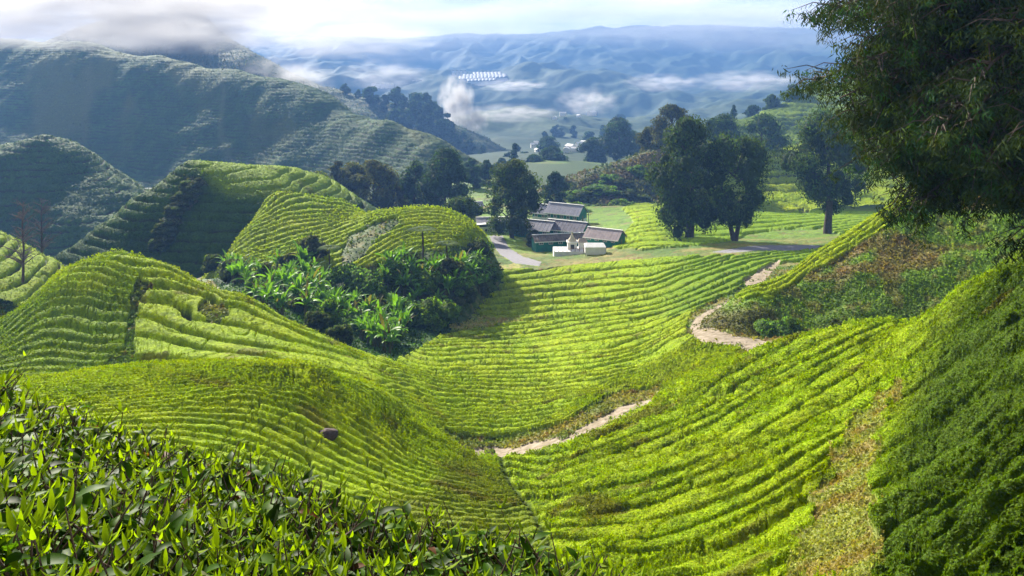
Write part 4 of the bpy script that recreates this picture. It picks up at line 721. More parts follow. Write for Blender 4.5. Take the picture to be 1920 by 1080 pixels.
# ---------------------------------------------------------------- bare tree on the left
def bare_tree():
    r = np.random.RandomState(7); root = empty('bare_tree', (0, 0, 0), 'thin bare tree with reddish twigs at the far left before the shaded hill', 'tree'); t = MB(); b = MB(); H = 9.5
    t.tube([(0, 0, -1), (.1, 0, H*.35), (-.1, 0, H*.7), (.05, 0, H)], [.2, .14, .09, .02], 7); t.build('trunk', M_bark, root)
    for i in range(46):
        z = H*(.12+.86*r.rand()); a = r.rand()*6.28; L_ = (1.0+1.9*(1-z/H))*(.6+.6*r.rand()); d = np.array([np.cos(a), np.sin(a), .5+.4*r.rand()]); p0 = np.array([0, 0, z]); p1 = p0+d*L_*.6; p2 = p1+d*L_*.5+[0, 0, -.15]
        b.tube([p0, p1, p2], [.07, .045, .018], 4)
        for q in range(5):
            s0 = p0+(p2-p0)*(.3+.7*r.rand()); e = r.normal(size=3)*.4; b.tube([s0, s0+e*.6, s0+e+[0, 0, .1]], [.03, .022, .014], 3)
    b.build('branch', plain('twigs', (.12, .095, .08), .9), root); return root
bt = bare_tree(); bt.location = base(43, 515, 98); bt.scale = (.85, .85, .95)
bt2 = copy_tree(bt, base(78, 485, 140), 2., 1.1, 'second bare twiggy tree, fainter, behind the first at the far left')
# ---------------------------------------------------------------- rock
def rock(p, s):
    r = np.random.RandomState(3); m = 14; th = np.linspace(0, np.pi, m); ph = np.linspace(0, 2*np.pi, 20, endpoint=False)
    g = 1+.25*(fbm(th[:, None]*1.3+0*ph, ph*1.1+0*th[:, None], 3, 4)-.5)*2; X = g*np.sin(th)[:, None]*np.cos(ph)*s; Y = g*np.sin(th)[:, None]*np.sin(ph)*s*.8; Z = g*np.cos(th)[:, None]*s*.55+0*ph
    mb = MB(); i, j = np.meshgrid(np.arange(m-1), np.arange(20), indexing='ij'); i = i.ravel(); j = j.ravel(); mb.add(np.stack([X, Y, Z], -1).reshape(-1, 3), np.c_[i*20+j, (i+1)*20+j, (i+1)*20+(j+1) % 20, i*20+(j+1) % 20])
    o = mb.build('boulder', plain('rock', (.085, .055, .05), .85, 5, .3, .3, .4)); o.location = p; tag(o, 'brown grey boulder poking out of the tea bushes on the lower left slope', 'boulder')
rock(LM.at(613, 812, math.log(30), math.log(46))+Vector((0, 0, -.12)), .55)
# ---------------------------------------------------------------- buildings
M_teal = plain('teal_paint', (.005, .17, .13), .6, 1.5, .2); M_white = plain('white_paint', (.75, .74, .72), .7, 1., .08); M_roof = plain('grey_roof', (.33, .32, .37), .8, .5, .12, .2, .05); M_roof2 = plain('brown_roof', (.20, .165, .14), .85, .7, .35)
M_dark = plain('window_dark', (.03, .035, .04), .3, 1, .1, .5); M_brown = plain('brown_wall', (.16, .10, .07), .8)
def hut(name, label, loc, rz, Lx, Wy, hw, hr, wallm, roofm, windows=6, white_low=True, ov=.5, door=True, cat='hut', ground=True):
    """gabled hut, ridge along local x, front wall at -y"""
    pxx = CX+F*loc.x/loc.y; pyy = HOR-F*loc.z/loc.y; g = LM.at(pxx, pyy, math.log(160), math.log(400)); f = g.y/loc.y if ground else 1.
    if ground: loc = g+Vector((0, Wy*f*.5, .1))
    root = empty(name, loc, label, cat, None); root.rotation_euler.z = rz; root.scale = (f, f, f)
    w = MB(); x, y = Lx/2, Wy/2
    V = [(-x,-y,-2.5),(x,-y,-2.5),(x,y,-2.5),(-x,y,-2.5),(-x,-y,hw),(x,-y,hw),(x,y,hw),(-x,y,hw),(-x,0,hw+hr),(x,0,hw+hr)]
    w.add(V, [(0,1,5,4),(2,3,7,6),(1,2,6,5),(3,0,4,7)], [(5,6,9),(7,4,8)]); w.build('wall', wallm, root, False)
    if white_low:
        b = MB(); b.box((-x-.03,-y-.05,-1), (x+.03,-y-.003,hw*.48)); b.box((x+.003,-y,-1), (x+.05,y*.9,hw*.42)); b.build('plinth', M_white, root, False)
    r = MB(); k = hr/y; th = .12
    for sg in (-1, 1):
        n_ = 24
        for i in range(n_):
            xa = -x-ov+(2*x+2*ov)*i/n_; xb = -x-ov+(2*x+2*ov)*(i+.92)/n_; dz = .03 if i % 2 else 0
            a = (hw+hr+.14+dz, hw-k*ov+.14+dz); V = [(xa,sg*.05,a[0]),(xb,sg*.05,a[0]),(xb,sg*(y+ov),a[1]),(xa,sg*(y+ov),a[1])]; V += [(p,q,z_-th-dz) for p, q, z_ in V]
            r.add(V, [(0,1,2,3),(7,6,5,4),(0,4,5,1),(1,5,6,2),(2,6,7,3),(3,7,4,0)])
    rf = r.build('roof', roofm, root, False)
    c = MB(); c.box((-x-ov,-.25,hw+hr+.12), (x+ov,.25,hw+hr+.26)); c.box((-x-ov,-y-ov-.06,hw-k*ov-.02), (x+ov,-y-ov-.01,hw-k*ov+.2)); c.build('ridge_cap', M_white, rf, False)
    for i in range(windows):
        wx = -x+Lx*(i+.5)/windows
        f = MB(); f.box((wx-.55,-y-.07,hw*.5), (wx+.55,-y-.055,hw*.86)); fo = f.build('window', M_white, root, False); g = MB(); g.box((wx-.45,-y-.085,hw*.54), (wx-.04,-y-.072,hw*.82)); g.box((wx+.04,-y-.085,hw*.54), (wx+.45,-y-.072,hw*.82)); g.build('pane', M_dark, fo, False)
    if door:
        d = MB(); d.box((x+.055,-.5,-.2), (x+.09,.5,hw*.75)); d.build('door', M_dark, root, False)
    return root
hut('green_hut', 'long green and white hut with grey gable roof, farthest up the valley', base(1063, 420, 232), R(-30), 10.5, 6, 2.9, 2.2, M_teal, M_roof, 5)
hut('green_hut', 'small green hut half hidden at the left end of the long one', base(1020, 416, 238), R(-30), 5, 5, 2.6, 2.0, M_teal, M_roof, 2, door=False)
hut('long_shed', 'low shed with weathered grey roof beside the round topped tree', base(1000, 444, 216), R(-26), 12, 6, 2.0, 1.8, M_teal, M_roof, 5, False)
hut('long_shed', 'dark roofed shed between the weathered shed and the green hut', base(1066, 446, 217), R(-28), 11, 6.5, 1.9, 1.9, M_teal, plain('slate_roof', (.20, .185, .22), .8, .7, .2), 5, False)
hut('long_shed', 'brown roofed shed stretching behind the white shrine', base(1056, 464, 200), R(12), 15, 5, 1.7, 1.0, M_teal, M_roof2, 6, False)
hut('long_shed', 'pinkish grey roofed shed at the right end of the sheds', base(1137, 460, 206), R(-30), 9, 5.5, 1.7, 1.8, M_teal, plain('pink_roof', (.38, .31, .31), .8, .7, .15), 4, False)
hut('village_house', 'small white house hidden behind the trunk of the round topped tree', base(925, 432, 224), R(5), 9, 5, 2.0, 1.0, M_white, M_roof, 4, False)
hut('village_house', 'small white house at the left of the tree trunks by the road', base(884, 398, 250), R(15), 6, 4, 1.8, .9, M_white, M_roof, 3, False)
def shrine():
    root = empty('shrine', LM.at(1074, 474, math.log(150), math.log(300))+Vector((0, 2, .2)), 'small white shrine with pointed spire on a pale terrace', 'shrine'); a = MB(); a.box((-3.9, -2.2, -2.5), (3.6, 2.2, .1)); a.build('terrace', M_white, root, False)
    b = MB(); b.box((-.95, -.95, .1), (.95, .95, 1.6)); b.box((-1.15, -1.15, 1.6), (1.15, 1.15, 1.78)); b.build('wall', M_white, root, False)
    prof = [(0, .95), (.25, .9), (.55, .62), (.9, .4), (1.2, .28), (1.5, .12), (1.75, .16), (1.95, .06), (2.3, .01)]; s = MB(); s.tube([(0, 0, 1.78+z_) for z_, _ in prof], [r_ for _, r_ in prof], 12); s.build('spire', plain('cream_stone', (.55, .48, .36), .8), root)
    n = MB(); n.box((-.38, -.985, .3), (.38, -.955, 1.25)); n.build('niche', M_dark, root, False)
    c = MB(); c.box((1.4, -.9, .1), (3.0, .8, 1.7)); c.build('side_chapel', M_white, root, False); d = MB(); d.add([(1.2,-1.1,1.7),(3.2,-1.1,1.7),(3.2,1,1.7),(1.2,1,1.7),(1.5,-.05,2.4),(2.9,-.05,2.4)], [(0,1,5,4),(2,3,4,5)], [(1,2,5),(3,0,4)]); d.build('roof', plain('tan_roof', (.4, .33, .25), .8), root, False)
    f = MB()
    for i in range(9): f.box((-3.8+i*.85, -2.15, .1), (-3.7+i*.85, -2.05, .75))
    f.box((-3.8, -2.13, .75), (3.1, -2.07, .83)); f.build('railing', plain('rust_rail', (.3, .14, .08), .7), root, False)
shrine()
def marquee():
    root = empty('marquee', LM.at(1117, 474, math.log(150), math.log(300))+Vector((0, 1.5, .2)), 'plain white tarpaulin tent right of the shrine', 'tent'); a = MB(); a.box((-2.0, -1.5, -.6), (2.0, 1.5, .9)); a.build('side_cloth', M_white, root, False)
    b = MB(); b.add([(-2.1,-1.6,.9),(2.1,-1.6,.9),(2.1,1.6,.9),(-2.1,1.6,.9),(-1.7,0,1.5),(1.7,0,1.5)], [(0,1,5,4),(2,3,4,5)], [(1,2,5),(3,0,4)]); b.build('roof_cloth', M_white, root, False)
    
    for x_ in (-2.05, 2.05):
        for y_ in (-1.55, 1.55): p = MB(); p.tube([(x_, y_, -1), (x_, y_, .95)], [.05, .05], 6); p.build('pole', M_roof, root)
marquee()
copy_tree(SH[3], base(1003, 462, 190), 1, 1.15, 'tan leaved bush in front of the sheds left of the shrine', 1.5)
copy_tree(SH[1], base(1026, 448, 206), 1, 1.0, 'leafy green bush between the sheds')
# utility poles
def pole(px, py, Y, H, lab):
    root = empty('utility_pole', base(px, py, Y), lab, 'pole', 'thin poles near the huts'); a = MB(); a.tube([(0, 0, -1), (0, 0, H)], [.11, .08], 7); a.build('post', M_bark, root); b = MB(); b.box((-.7, -.06, H-.5), (.7, .06, H-.38)); b.build('crossarm', M_bark, root, False)
pole(1103, 432, 212, 4.6, 'thin pole rising from the lawn right of the green hut'); pole(1200, 440, 212, 4.2, 'thin pole at the right edge of the lawn beyond the huts')
# van among the trunks by the road
def van(loc, rz, lab):
    root = empty('parked_van', loc, lab, 'van'); root.rotation_euler.z = rz
    prof = [(-2.2,.35),(-2.2,1.0),(-1.75,1.15),(-1.25,1.9),(2.1,1.95),(2.25,1.0),(2.25,.35)]; V = [(x_, -.85, z_) for x_, z_ in prof]+[(x_, .85, z_) for x_, z_ in prof]; n = len(prof)
    b = MB(); b.add(V, [(i, (i+1) % n, n+(i+1) % n, n+i) for i in range(n)], [(0, i+1, i) for i in range(1, n-1)]+[(n, n+i, n+i+1) for i in range(1, n-1)]); b.build('body', M_white, root, False)
    g = MB(); g.box((-1.2,-.87,1.2), (2.0,-.853,1.75)); g.box((-1.2,.853,1.2), (2.0,.87,1.75)); g.build('window', M_dark, root, False)
    for x_ in (-1.4, 1.4):
        for y_ in (-.8, .8):
            t = MB(); t.tube([(x_, y_-.1, .33), (x_, y_+.1, .33)], [.33, .33], 12); t.tube([(x_, y_-.11, .33), (x_, y_-.1, .33)], [.01, .33], 12); t.tube([(x_, y_+.1, .33), (x_, y_+.11, .33)], [.33, .01], 12); t.build('wheel', M_dark, root)
van(base(900, 433, 205)+Vector((0, 0, -.1)), R(20), 'white van parked in the shade of the trees beside the road')
# far greenhouses and houses
def greenhouse():
    root = empty('greenhouse', (0, 0, 0), 'x', 'greenhouse', 'white plastic greenhouses on the far hillside'); b = MB(); k = 7; th = np.linspace(0, np.pi, k)
    for y_ in (0, 1): b.add(np.c_[-np.cos(th)*4.5, np.full(k, y_*34.), np.sin(th)*2.6+2.2], (), [(0, i, i+1) for i in range(1, k-1)])
    V = np.concatenate([np.c_[-np.cos(th)*4.5, np.full(k, 0.), np.sin(th)*2.6+2.2], np.c_[-np.cos(th)*4.5, np.full(k, 34.), np.sin(th)*2.6+2.2]]); b.add(V, [(i, i+1, k+i+1, k+i) for i in range(k-1)])
    r_ = M_film = plain('plastic_film', (.26, .27, .29), .7, .2, .3); b.build('roof', M_film, root); c = MB(); c.box((-4.4, .2, -30), (4.4, 33.8, 2.25)); c.build('wall', M_white, root, False); return root
gh = greenhouse(); first = True; rows_ = []
for t_, (x0_, n_, nm_) in enumerate([(884, 9, 'top tier of the big bright terrace'), (872, 12, 'second tier of the big bright terrace'), (864, 13, 'third tier of the big bright terrace'), (880, 8, 'lowest tier of the big bright terrace')]):
    for i in range(n_): rows_.append((x0_+i*6.9, 150.5+t_*4.1-.25*i*(t_ > 1), 1850-t_*45, 1.0, nm_))
for j, (x0, y0, Y, n) in enumerate([(715,146,1900,6),(740,158,1780,8),(700,166,1700,5),(770,152,1850,5),(850,141,1950,4),(1040,112,2450,4),(1045,131,2200,5),(990,121,2400,3),(1085,96,2750,2),(1265,160,1900,3)]):
    for i in range(n): rows_.append((x0+i*(6.2+j % 3), y0+i*.4, Y, .9, ['left cluster', 'long left row', 'lowest left row', 'second left row', 'small central row', 'upper right row', 'right row', 'tiny upper row', 'highest pair', 'far right row'][j]))
seen = {}
for px, py, Y, s_, nm in rows_:
    Yh = math.exp(L_far.hit(px, py, math.log(Y*.8), math.log(Y*1.2))); seen[nm] = seen.get(nm, 0)+1; lab = '%s white greenhouse from left, %s' % (ordn[seen[nm]-1], nm)
    p = base(px, py-.5, Yh)+Vector((0, 0, 9))
    if first: gh.location = p; gh['label'] = lab; first = False
    else:
        g_ = copy_tree(gh, p, R(4), s_, lab)
        if 'tier' in nm: g_.rotation_euler.x = R(7); g_.scale = (1.05, 1.35, 1)
vh = hut('village_house', 'first pale house from the left in the hazy village', base(1002, 274, 640), R(10), 12, 8, 3, 2, M_white, M_white, 3, False, ground=False)
vh.scale = (.5,)*3; vh['group'] = 'pale houses of the hazy village'
for i, (px, py, Y, s_) in enumerate([(1008,270,660,1),(1012,276,620,1.2),(1062,282,580,1.),(1070,278,600,1.3),(1078,281,590,.9),(1087,272,660,1),(1025,321,380,.7),(1008,284,600,1.),(1095,268,700,.9),(1055,215,1050,1.4),(1110,214,1100,1.8),(1040,222,1000,1.2),(1085,218,1080,1.)]):
    copy_tree(vh, base(px, py, Y), i*.7, s_*.5, '%s pale house from the left in the hazy village' % ordn[i+1])
# ---------------------------------------------------------------- great conifer on the right
def great_tree():
    r = np.random.RandomState(77); bx, by = 18.9, 27.0; g = LM.z(bx, by); root = empty('conifer_tree', (bx, by, g), 'huge dark weeping conifer overhanging the slope at the right edge', 'tree')
    tk = MB(); H = 27.; tk.tube([(0, 0, -2), (.1, 0, 4), (-.2, .1, 10), (0, 0, 18), (.1, 0, H)], [1.0, .8, .62, .4, .08], 12); tk.build('trunk', M_bark, root)
    lb = MB(); tips = []
    for i in range(330):
        z = 3.4+(H-5.4)*(r.rand()**1.1); a = r.rand()*2*np.pi
        if i < 230: a = np.pi+(r.rand()-.5)*2.7          # the side the slope falls away to carries most boughs
        L_ = (7.0*(1-(z/H)**2.3)+1.2)*(.78+.27*r.rand())
        if z < 7: L_ *= .22+.111*z
        d = np.array([np.cos(a), np.sin(a), .0]); m = 7; s = np.linspace(0, 1, m); rise = .18+.25*r.rand(); P = np.array([0, 0, z])+d*(s*L_)[:, None]+np.array([0, 0, 1])*(rise*L_*s-.42*L_*s**2.2)[:, None]
        P[1:] += np.cumsum(r.normal(size=(m-1, 3))*.12, 0); lb.tube(P, np.linspace(.15, .025, m)*(.6+.05*L_), 5)
        for q in range(int(7+L_*2.6)):
            t = .22+.78*r.rand()**.75; j = min(m-2, int(t*(m-1))); f = t*(m-1)-j; p = P[j]*(1-f)+P[j+1]*f; e = np.array([r.normal(), r.normal(), -.15+.4*r.normal()]); e = e/np.linalg.norm(e)*(.5+1.2*r.rand()); e += d*.5
            q2 = p+e+[0, 0, -.25]; lb.tube([p, p+e*.55+[0, 0, .08], q2], [.03, .02, .008], 3); tips += [(p*(1-u)+q2*u, d) for u in (.35, .7, 1.)]
    lb.build('bough', M_bark, root)
    tips_p = np.array([t[0] for t in tips]); n = len(tips_p)
    # each twig end carries a hanging tassel of needle sprays
    K = 30; idx = np.repeat(np.arange(n), K); m = len(idx); P = tips_p[idx]+r.normal(size=(m, 3))*[.13, .13, .12]+[0, 0, -.10]
    ln = (.13+.19*r.rand(m)); dirn = np.c_[r.normal(size=m)*.7, r.normal(size=m)*.7, -np.ones(m)*(.55+.6*r.rand(m))]; dirn /= np.linalg.norm(dirn, axis=1)[:, None]
    sd = np.cross(dirn, r.normal(size=(m, 3))); sd /= np.linalg.norm(sd, axis=1)[:, None]; w = .014+.014*r.rand(m)
    tb = (.55+.75*r.rand(n))[idx]*(.8+.4*r.rand(m)); base_c = np.array((.030, .050, .011)); C = base_c*tb[:, None]; yl = (r.rand(n) > .82)[idx]; C[yl] = C[yl]*[1.9, 1.9, 1.0]; bl = (r.rand(n) > .8)[idx]; C[bl] = C[bl]*[.7, 1.15, 1.6]; br = (r.rand(n) > .95)[idx]; C[br] = C[br]*[1.3, .9, .8]
    V = np.stack([P, P+sd*w[:, None]+dirn*(ln*.4)[:, None], P+dirn*ln[:, None], P-sd*w[:, None]+dirn*(ln*.4)[:, None]], 1).reshape(-1, 3)
    mb = MB(); mb.add(V, np.arange(m*4).reshape(-1, 4), (), np.repeat(C, 4, 0)); mb.build('crown', M_needle, root)
great_tree()
# ---------------------------------------------------------------- tea bush in the foreground
M_fl = foliage('glossy_tea_leaf', .45, .5, .05, 9., .18, 0, None, (1.6, 1.7, .35)); M_tw = plain('tea_twig', (.085, .05, .03), .8, 20)
def fore_bush(px0, px1, seed, label, n_sh):
    r = np.random.RandomState(seed); root = empty('tea_bush', (((px0+px1)/2-CX)/F*2., 2., -2.2), label, 'tea bush', 'tea bushes in front of the camera'); off = np.array(root.location)
    leaf = MB(); young = MB(); tw = MB()
    s = np.array([0, .1, .25, .45, .65, .85, 1.]); wv = np.array([.03, .4, .82, 1, .8, .4, .02])
    def add_leaf(mb, p, d, up, L_, wr, curl, fold, col):
        d = d/np.linalg.norm(d); sd = np.cross(d, up); sd /= np.linalg.norm(sd)+1e-9; n_ = np.cross(sd, d)
        c = p+d*(s*L_)[:, None]-n_*(curl*L_*s**2)[:, None]; w = (wv*wr*L_)[:, None]; wob = (.012*L_*np.sin(s*19+r.rand()*6))[:, None]
        Lf = c+sd*w+n_*(w*fold+wob); Rt = c-sd*w+n_*(w*fold-wob); V = np.stack([Lf, c, Rt], 1).reshape(-1, 3)
        F_ = [];
        for j in range(6): F_ += [(j*3, j*3+1, j*3+4, j*3+3), (j*3+1, j*3+2, j*3+5, j*3+4)]
        cc = np.tile(np.array([1., .88, 1.])[None, :, None], (7, 1, 3)).reshape(-1, 3)*col; mb.add(V-off, F_, (), cc)
    def top(px, t):   # surveyed top of the bush: t 0 far edge .. 1 near
        e = np.interp(px, [-100, 0, 60, 200, 350, 500, 600, 700, 850, 1000, 1150, 1300], [700, 725, 770, 805, 872, 890, 940, 972, 992, 1030, 1085, 1140])
        yf = np.interp(px, [0, 500, 1200], [3.0, 2.7, 2.3]); Yn = 1.15; Y = yf*(Yn/yf)**t
        zf = (HOR-e)/F*yf; zn = np.interp(px, [0, 500, 1200], [-.80, -.98, -1.12]); z = zf*(1-t)+zn*t + .10*math.sin(3.14*t)*.6
        return np.array([(px-CX)/F*Y, Y, z])
    for k in range(n_sh):
        t = r.rand()**1.15; px = px0+(px1-px0)*r.rand(); p = top(px, t); 
        p = p+r.normal(size=3)*[.02, .02, .035]
        dep = r.rand(); p[2] -= .28*dep**1.4 + .02; young_sh = dep < .22
        ax = np.array([r.normal()*.5, r.normal()*.5, 1.]); ax /= np.linalg.norm(ax); hh = .03+.06*r.rand()+(.08 if r.rand() > .97 else 0)
        tw.tube([p-ax*.16-off, p-off, p+ax*hh-off], [.0035, .0028, .0012], 4, cap=False)
        nl = r.randint(3, 6); ph = r.rand()*6.28
        for q in range(nl):
            a = ph+q*2.4; out = np.array([np.cos(a), np.sin(a), -.2+1.3*r.rand()]); L_ = (.036+.036*r.rand()); f = q/nl
            col = np.array((.045, .115, .002))*(.2+.9*r.rand()) if r.rand() > .06 else np.array((.12, .045, .015))
            if r.rand() > .7: col = lerp(col[None], np.array((.09, .18, .01)), np.array([.5+.5*r.rand()]))[0]
            add_leaf(leaf, p+ax*(hh*(f*.9-.4)), out, np.array([0, 0, 1.]), L_, .20+.05*r.rand(), .15+.5*r.rand(), .15+.5*r.rand(), col)
        if young_sh:
            for q in range(r.randint(2, 4)):
                a = ph+q*2.2+1; out = np.array([np.cos(a)*1.1, np.sin(a)*1.1, .35+.8*r.rand()]); L_ = .022+.026*r.rand(); add_leaf(young, p+ax*hh, out, np.array([np.cos(a), np.sin(a), .2]), L_, .13, .3*r.rand(), .3+.5*r.rand(), np.array((.20, .29, .006))*(.6+.6*r.rand()))
    # older wood and inner leaves, their colour darkened for the shade inside
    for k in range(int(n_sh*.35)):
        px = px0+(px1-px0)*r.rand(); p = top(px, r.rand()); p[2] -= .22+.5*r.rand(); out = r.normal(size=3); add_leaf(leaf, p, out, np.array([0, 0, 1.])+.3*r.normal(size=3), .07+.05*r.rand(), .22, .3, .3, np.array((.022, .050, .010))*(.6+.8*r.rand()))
    for k in range(60):
        px = px0+(px1-px0)*r.rand(); t = r.rand(); p = top(px, t); b = p+np.array([r.normal()*.12, r.normal()*.12, -1.0]); m_ = (p+b)/2+r.normal(size=3)*.06; tw.tube([b-off, m_-off, p-off-[0, 0, .06]], [.012, .008, .003], 5)
    for k in range(7):
        px = px0+(px1-px0)*r.rand(); p = top(px, r.rand()*.35); q1 = p+np.array([r.normal()*.03, 0, .06]); q2 = q1+np.array([.03+r.normal()*.02, 0, .05]); tw.tube([p-off-[0, 0, .05], q1-off, q2-off], [.003, .0025, .001], 4)
    leaf.build('leaf', M_fl, root); young.build('young_shoot', M_fl, root); tw.build('twig', M_tw, root)
fore_bush(-120, 330, 801, 'dense tea bush with pale shoot tips at the left edge, closest to the camera', 5400)
fore_bush(330, 720, 802, 'glossy tea bush below the olive slope, second from the left in front', 4600)
fore_bush(720, 1180, 803, 'low tea bush reaching the bottom of the photo near the middle', 2500)
# soil hump that carries them
# ---------------------------------------------------------------- mist and haze
def volmat(name, dens, col, g=.3, noise=None, emit=0.):
    m, nt = mat(name); L = nt.links.new; v = N(nt, 'ShaderNodeVolumePrincipled'); v.inputs['Color'].default_value = (*col, 1); v.inputs['Anisotropy'].default_value = g; v.inputs['Density'].default_value = dens
    out = N(nt, 'ShaderNodeOutputMaterial'); L(v.outputs[0], out.inputs['Volume'])
    if noise:
        sc_, thr, soft_ = noise
        tc = N(nt, 'ShaderNodeTexCoord'); no = N(nt, 'ShaderNodeTexNoise'); no.inputs['Scale'].default_value = sc_; no.inputs['Detail'].default_value = 4; no.inputs['Roughness'].default_value = .55; L(tc.outputs['Object'], no.inputs['Vector'])
        ln = N(nt, 'ShaderNodeVectorMath', operation='LENGTH'); L(tc.outputs['Object'], ln.inputs[0])
        fo = N(nt, 'ShaderNodeMapRange'); fo.inputs['From Min'].default_value = 1.; fo.inputs['From Max'].default_value = .15; L(ln.outputs['Value'], fo.inputs['Value'])
        th = N(nt, 'ShaderNodeMapRange'); th.inputs['From Min'].default_value = thr; th.inputs['From Max'].default_value = thr+soft_; L(no.outputs['Fac'], th.inputs['Value'])
        m1 = N(nt, 'ShaderNodeMath', operation='MULTIPLY'); L(fo.outputs[0], m1.inputs[0]); L(th.outputs[0], m1.inputs[1]); m2 = N(nt, 'ShaderNodeMath', operation='MULTIPLY'); L(m1.outputs[0], m2.inputs[0]); m2.inputs[1].default_value = dens; L(m2.outputs[0], v.inputs['Density'])
    return m
zlow = min(float(v.co.z) for o in COL.objects if o.get('kind') == 'structure' and o.type == 'MESH' for v in list(o.data.vertices)[::7])-6; print('lowest ground', zlow)
hz = MB(); hz.box((-5200, -60, zlow), (5200, 4600, 235)); ho = hz.build('haze', volmat('haze_air', 3.7e-4, (.17, .36, .80), .1), None, False); ho['kind'] = 'stuff'
def mist(px, py, Y, w, h, d, dn0, label, noise=(2.4, .42, .3), rz=0, tilt=0, col=(.97, .97, 1.)):
    dens = dn0*3.2; bpy_me = MB(); th = np.linspace(0, np.pi, 14); ph = np.arange(20)/20*2*np.pi; X = np.sin(th)[:, None]*np.cos(ph); Yv = np.sin(th)[:, None]*np.sin(ph); Z = np.cos(th)[:, None]+0*ph
    i, j = np.meshgrid(np.arange(13), np.arange(20), indexing='ij'); i = i.ravel(); j = j.ravel(); bpy_me.add(np.stack([X, Yv, Z], -1).reshape(-1, 3), np.c_[i*20+j, (i+1)*20+j, (i+1)*20+(j+1) % 20, i*20+(j+1) % 20])
    m = volmat('mist_air', dens, col, .2, noise); o = bpy_me.build('mist', m); o.location = base(px, py, Y); o.scale = (w/F*Y/2, d/2, h/F*Y/2); o.rotation_euler = (0, R(tilt), R(rz)); tag(o, label, 'mist', None, 'stuff'); return o
MIST = [(560,42,1900,900,120,300,.0060,'pale cloud over the far skyline right of the misty peak'),(1010,30,2400,1300,120,300,.0060,'broad low cloud lying along the far skyline'),(1450,42,2200,800,130,300,.0060,'low cloud above the mountains left of the overhanging tree'),(820,92,2300,420,60,200,.0022,'ragged cloud rags hanging in front of the far ridge'),(1200,75,2300,300,60,200,.0018,'thin cloud rag on the far ridge below the skyline cloud'),
 (120,5,480,1050,190,150,.034,'thick grey mist bank swallowing the mountain top at upper left'),(335,15,780,560,190,140,.045,'mist drifting in front of the misty peak'),(640,70,1300,420,90,300,.008,'pale veil of cloud hanging right of the peak'),
 (855,190,800,75,110,60,.06,'white plume of mist rising at the end of the tree covered spur'),(885,225,780,70,60,50,.05,'low tail of the white plume beside the spur'),(1400,152,1400,230,46,160,.010,'long bright streak of mist across the right hand mountains'),(1100,190,1000,130,60,90,.014,'thin patch of mist above the hazy village'),
 (960,212,1000,200,40,120,.010,'flat veil of mist over the far valley floor'),(960,160,1500,150,26,150,.012,'mist band right of the big greenhouse terrace'),(1240,155,1500,160,40,150,.010,'mist tongue over the right central ridge'),(540,150,800,190,110,120,.012,'wisp of mist spilling over the mountain shoulder'),(720,140,1500,180,70,150,.008,'veil of mist by the left greenhouses')]
for px, py, Y, w_, h_, d_, dn, lab in MIST: mist(px, py, Y, w_, h_, d_, dn, lab, tilt=0)
# ================================================================== camera, sun, sky
cam = bpy.data.cameras.new('camera'); co = bpy.data.objects.new('camera', cam); COL.objects.link(co); SC.camera = co
cam.lens = 28; cam.sensor_width = 36; cam.shift_y = -(540-HOR)/1920; cam.clip_start = .1; cam.clip_end = 30000
co.rotation_euler = (R(90), 0, 0)
sl = bpy.data.lights.new('sun', 'SUN'); sl.energy = 5; sl.angle = R(.6); sl.color = (1, .93, .80); so = bpy.data.objects.new('sun', sl); COL.objects.link(so)
sd = Vector((math.sin(SUN_AZ)*math.cos(SUN_EL), math.cos(SUN_AZ)*math.cos(SUN_EL), math.sin(SUN_EL)))
so.rotation_euler = sd.to_track_quat('Z', 'Y').to_euler(); so.location = sd*100
w = bpy.data.worlds.new('World'); SC.world = w; w.use_nodes = True; nt = w.node_tree; nt.nodes.clear(); L = nt.links.new
sky = N(nt, 'ShaderNodeTexSky', sky_type='NISHITA'); sky.sun_disc = False; sky.sun_elevation = SUN_EL; sky.sun_rotation = SUN_AZ
sc = N(nt, 'ShaderNodeVectorMath', operation='SCALE'); sc.inputs['Scale'].default_value = .05; L(sky.outputs[0], sc.inputs[0])
tc = N(nt, 'ShaderNodeTexCoord'); sx = N(nt, 'ShaderNodeSeparateXYZ'); L(tc.outputs['Generated'], sx.inputs[0])
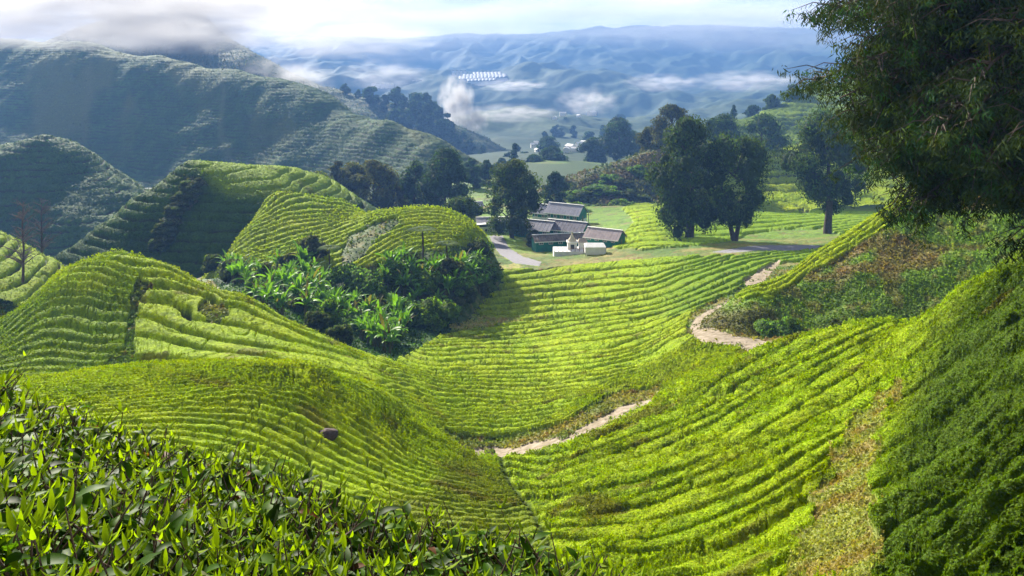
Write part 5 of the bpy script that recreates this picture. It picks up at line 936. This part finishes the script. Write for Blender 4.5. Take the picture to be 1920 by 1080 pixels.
# broken cloud deck: project the direction onto a flat ceiling
ad = N(nt, 'ShaderNodeMath', operation='ADD'); ad.inputs[1].default_value = .16; L(sx.outputs['Z'], ad.inputs[0])
mxm = N(nt, 'ShaderNodeMath', operation='MAXIMUM'); mxm.inputs[1].default_value = .02; L(ad.outputs[0], mxm.inputs[0])
dv = N(nt, 'ShaderNodeVectorMath', operation='DIVIDE'); L(tc.outputs['Generated'], dv.inputs[0])
cb = N(nt, 'ShaderNodeCombineXYZ'); [L(mxm.outputs[0], cb.inputs[i]) for i in range(3)]; L(cb.outputs[0], dv.inputs[1])
no = N(nt, 'ShaderNodeTexNoise'); no.inputs['Scale'].default_value = .9; no.inputs['Detail'].default_value = 8; no.inputs['Roughness'].default_value = .55; L(dv.outputs[0], no.inputs['Vector'])
mr = N(nt, 'ShaderNodeMapRange'); mr.inputs['From Min'].default_value = .33; mr.inputs['From Max'].default_value = .62; mr.inputs['To Min'].default_value = .93; L(no.outputs['Fac'], mr.inputs['Value'])
no2 = N(nt, 'ShaderNodeTexNoise'); no2.inputs['Scale'].default_value = 2.2; no2.inputs['Detail'].default_value = 7; L(dv.outputs[0], no2.inputs['Vector'])
cr = N(nt, 'ShaderNodeValToRGB'); cr.color_ramp.elements[0].position = .35; cr.color_ramp.elements[0].color = (.09, .092, .11, 1); cr.color_ramp.elements[1].position = .62; cr.color_ramp.elements[1].color = (.185, .18, .18, 1); L(no2.outputs['Fac'], cr.inputs[0])
mx = N(nt, 'ShaderNodeMix', data_type='RGBA'); L(mr.outputs[0], mx.inputs[0]); L(sc.outputs[0], mx.inputs[6]); L(cr.outputs[0], mx.inputs[7])
hm = N(nt, 'ShaderNodeMapRange'); hm.inputs['From Min'].default_value = 0; hm.inputs['From Max'].default_value = .2; hm.inputs['To Min'].default_value = 5.4; hm.inputs['To Max'].default_value = 1.; L(sx.outputs['Z'], hm.inputs['Value'])
hs_ = N(nt, 'ShaderNodeVectorMath', operation='SCALE'); L(mx.outputs[2], hs_.inputs[0]); L(hm.outputs[0], hs_.inputs['Scale'])
bg = N(nt, 'ShaderNodeBackground'); L(hs_.outputs[0], bg.inputs[0]); bg.inputs[1].default_value = 1; out = N(nt, 'ShaderNodeOutputWorld'); L(bg.outputs[0], out.inputs[0])
SC.view_settings.view_transform = 'Standard'; SC.view_settings.look = 'None'; SC.view_settings.exposure = 1.76; SC.view_settings.gamma = 1
cy = SC.cycles; cy.use_denoising = True; cy.max_bounces = 5; cy.diffuse_bounces = 3; cy.glossy_bounces = 2; cy.transmission_bounces = 3; cy.transparent_max_bounces = 8; cy.volume_bounces = 0; cy.volume_step_rate = 1
cy.use_adaptive_sampling = True; cy.adaptive_threshold = .02; cy.sample_clamp_indirect = 4
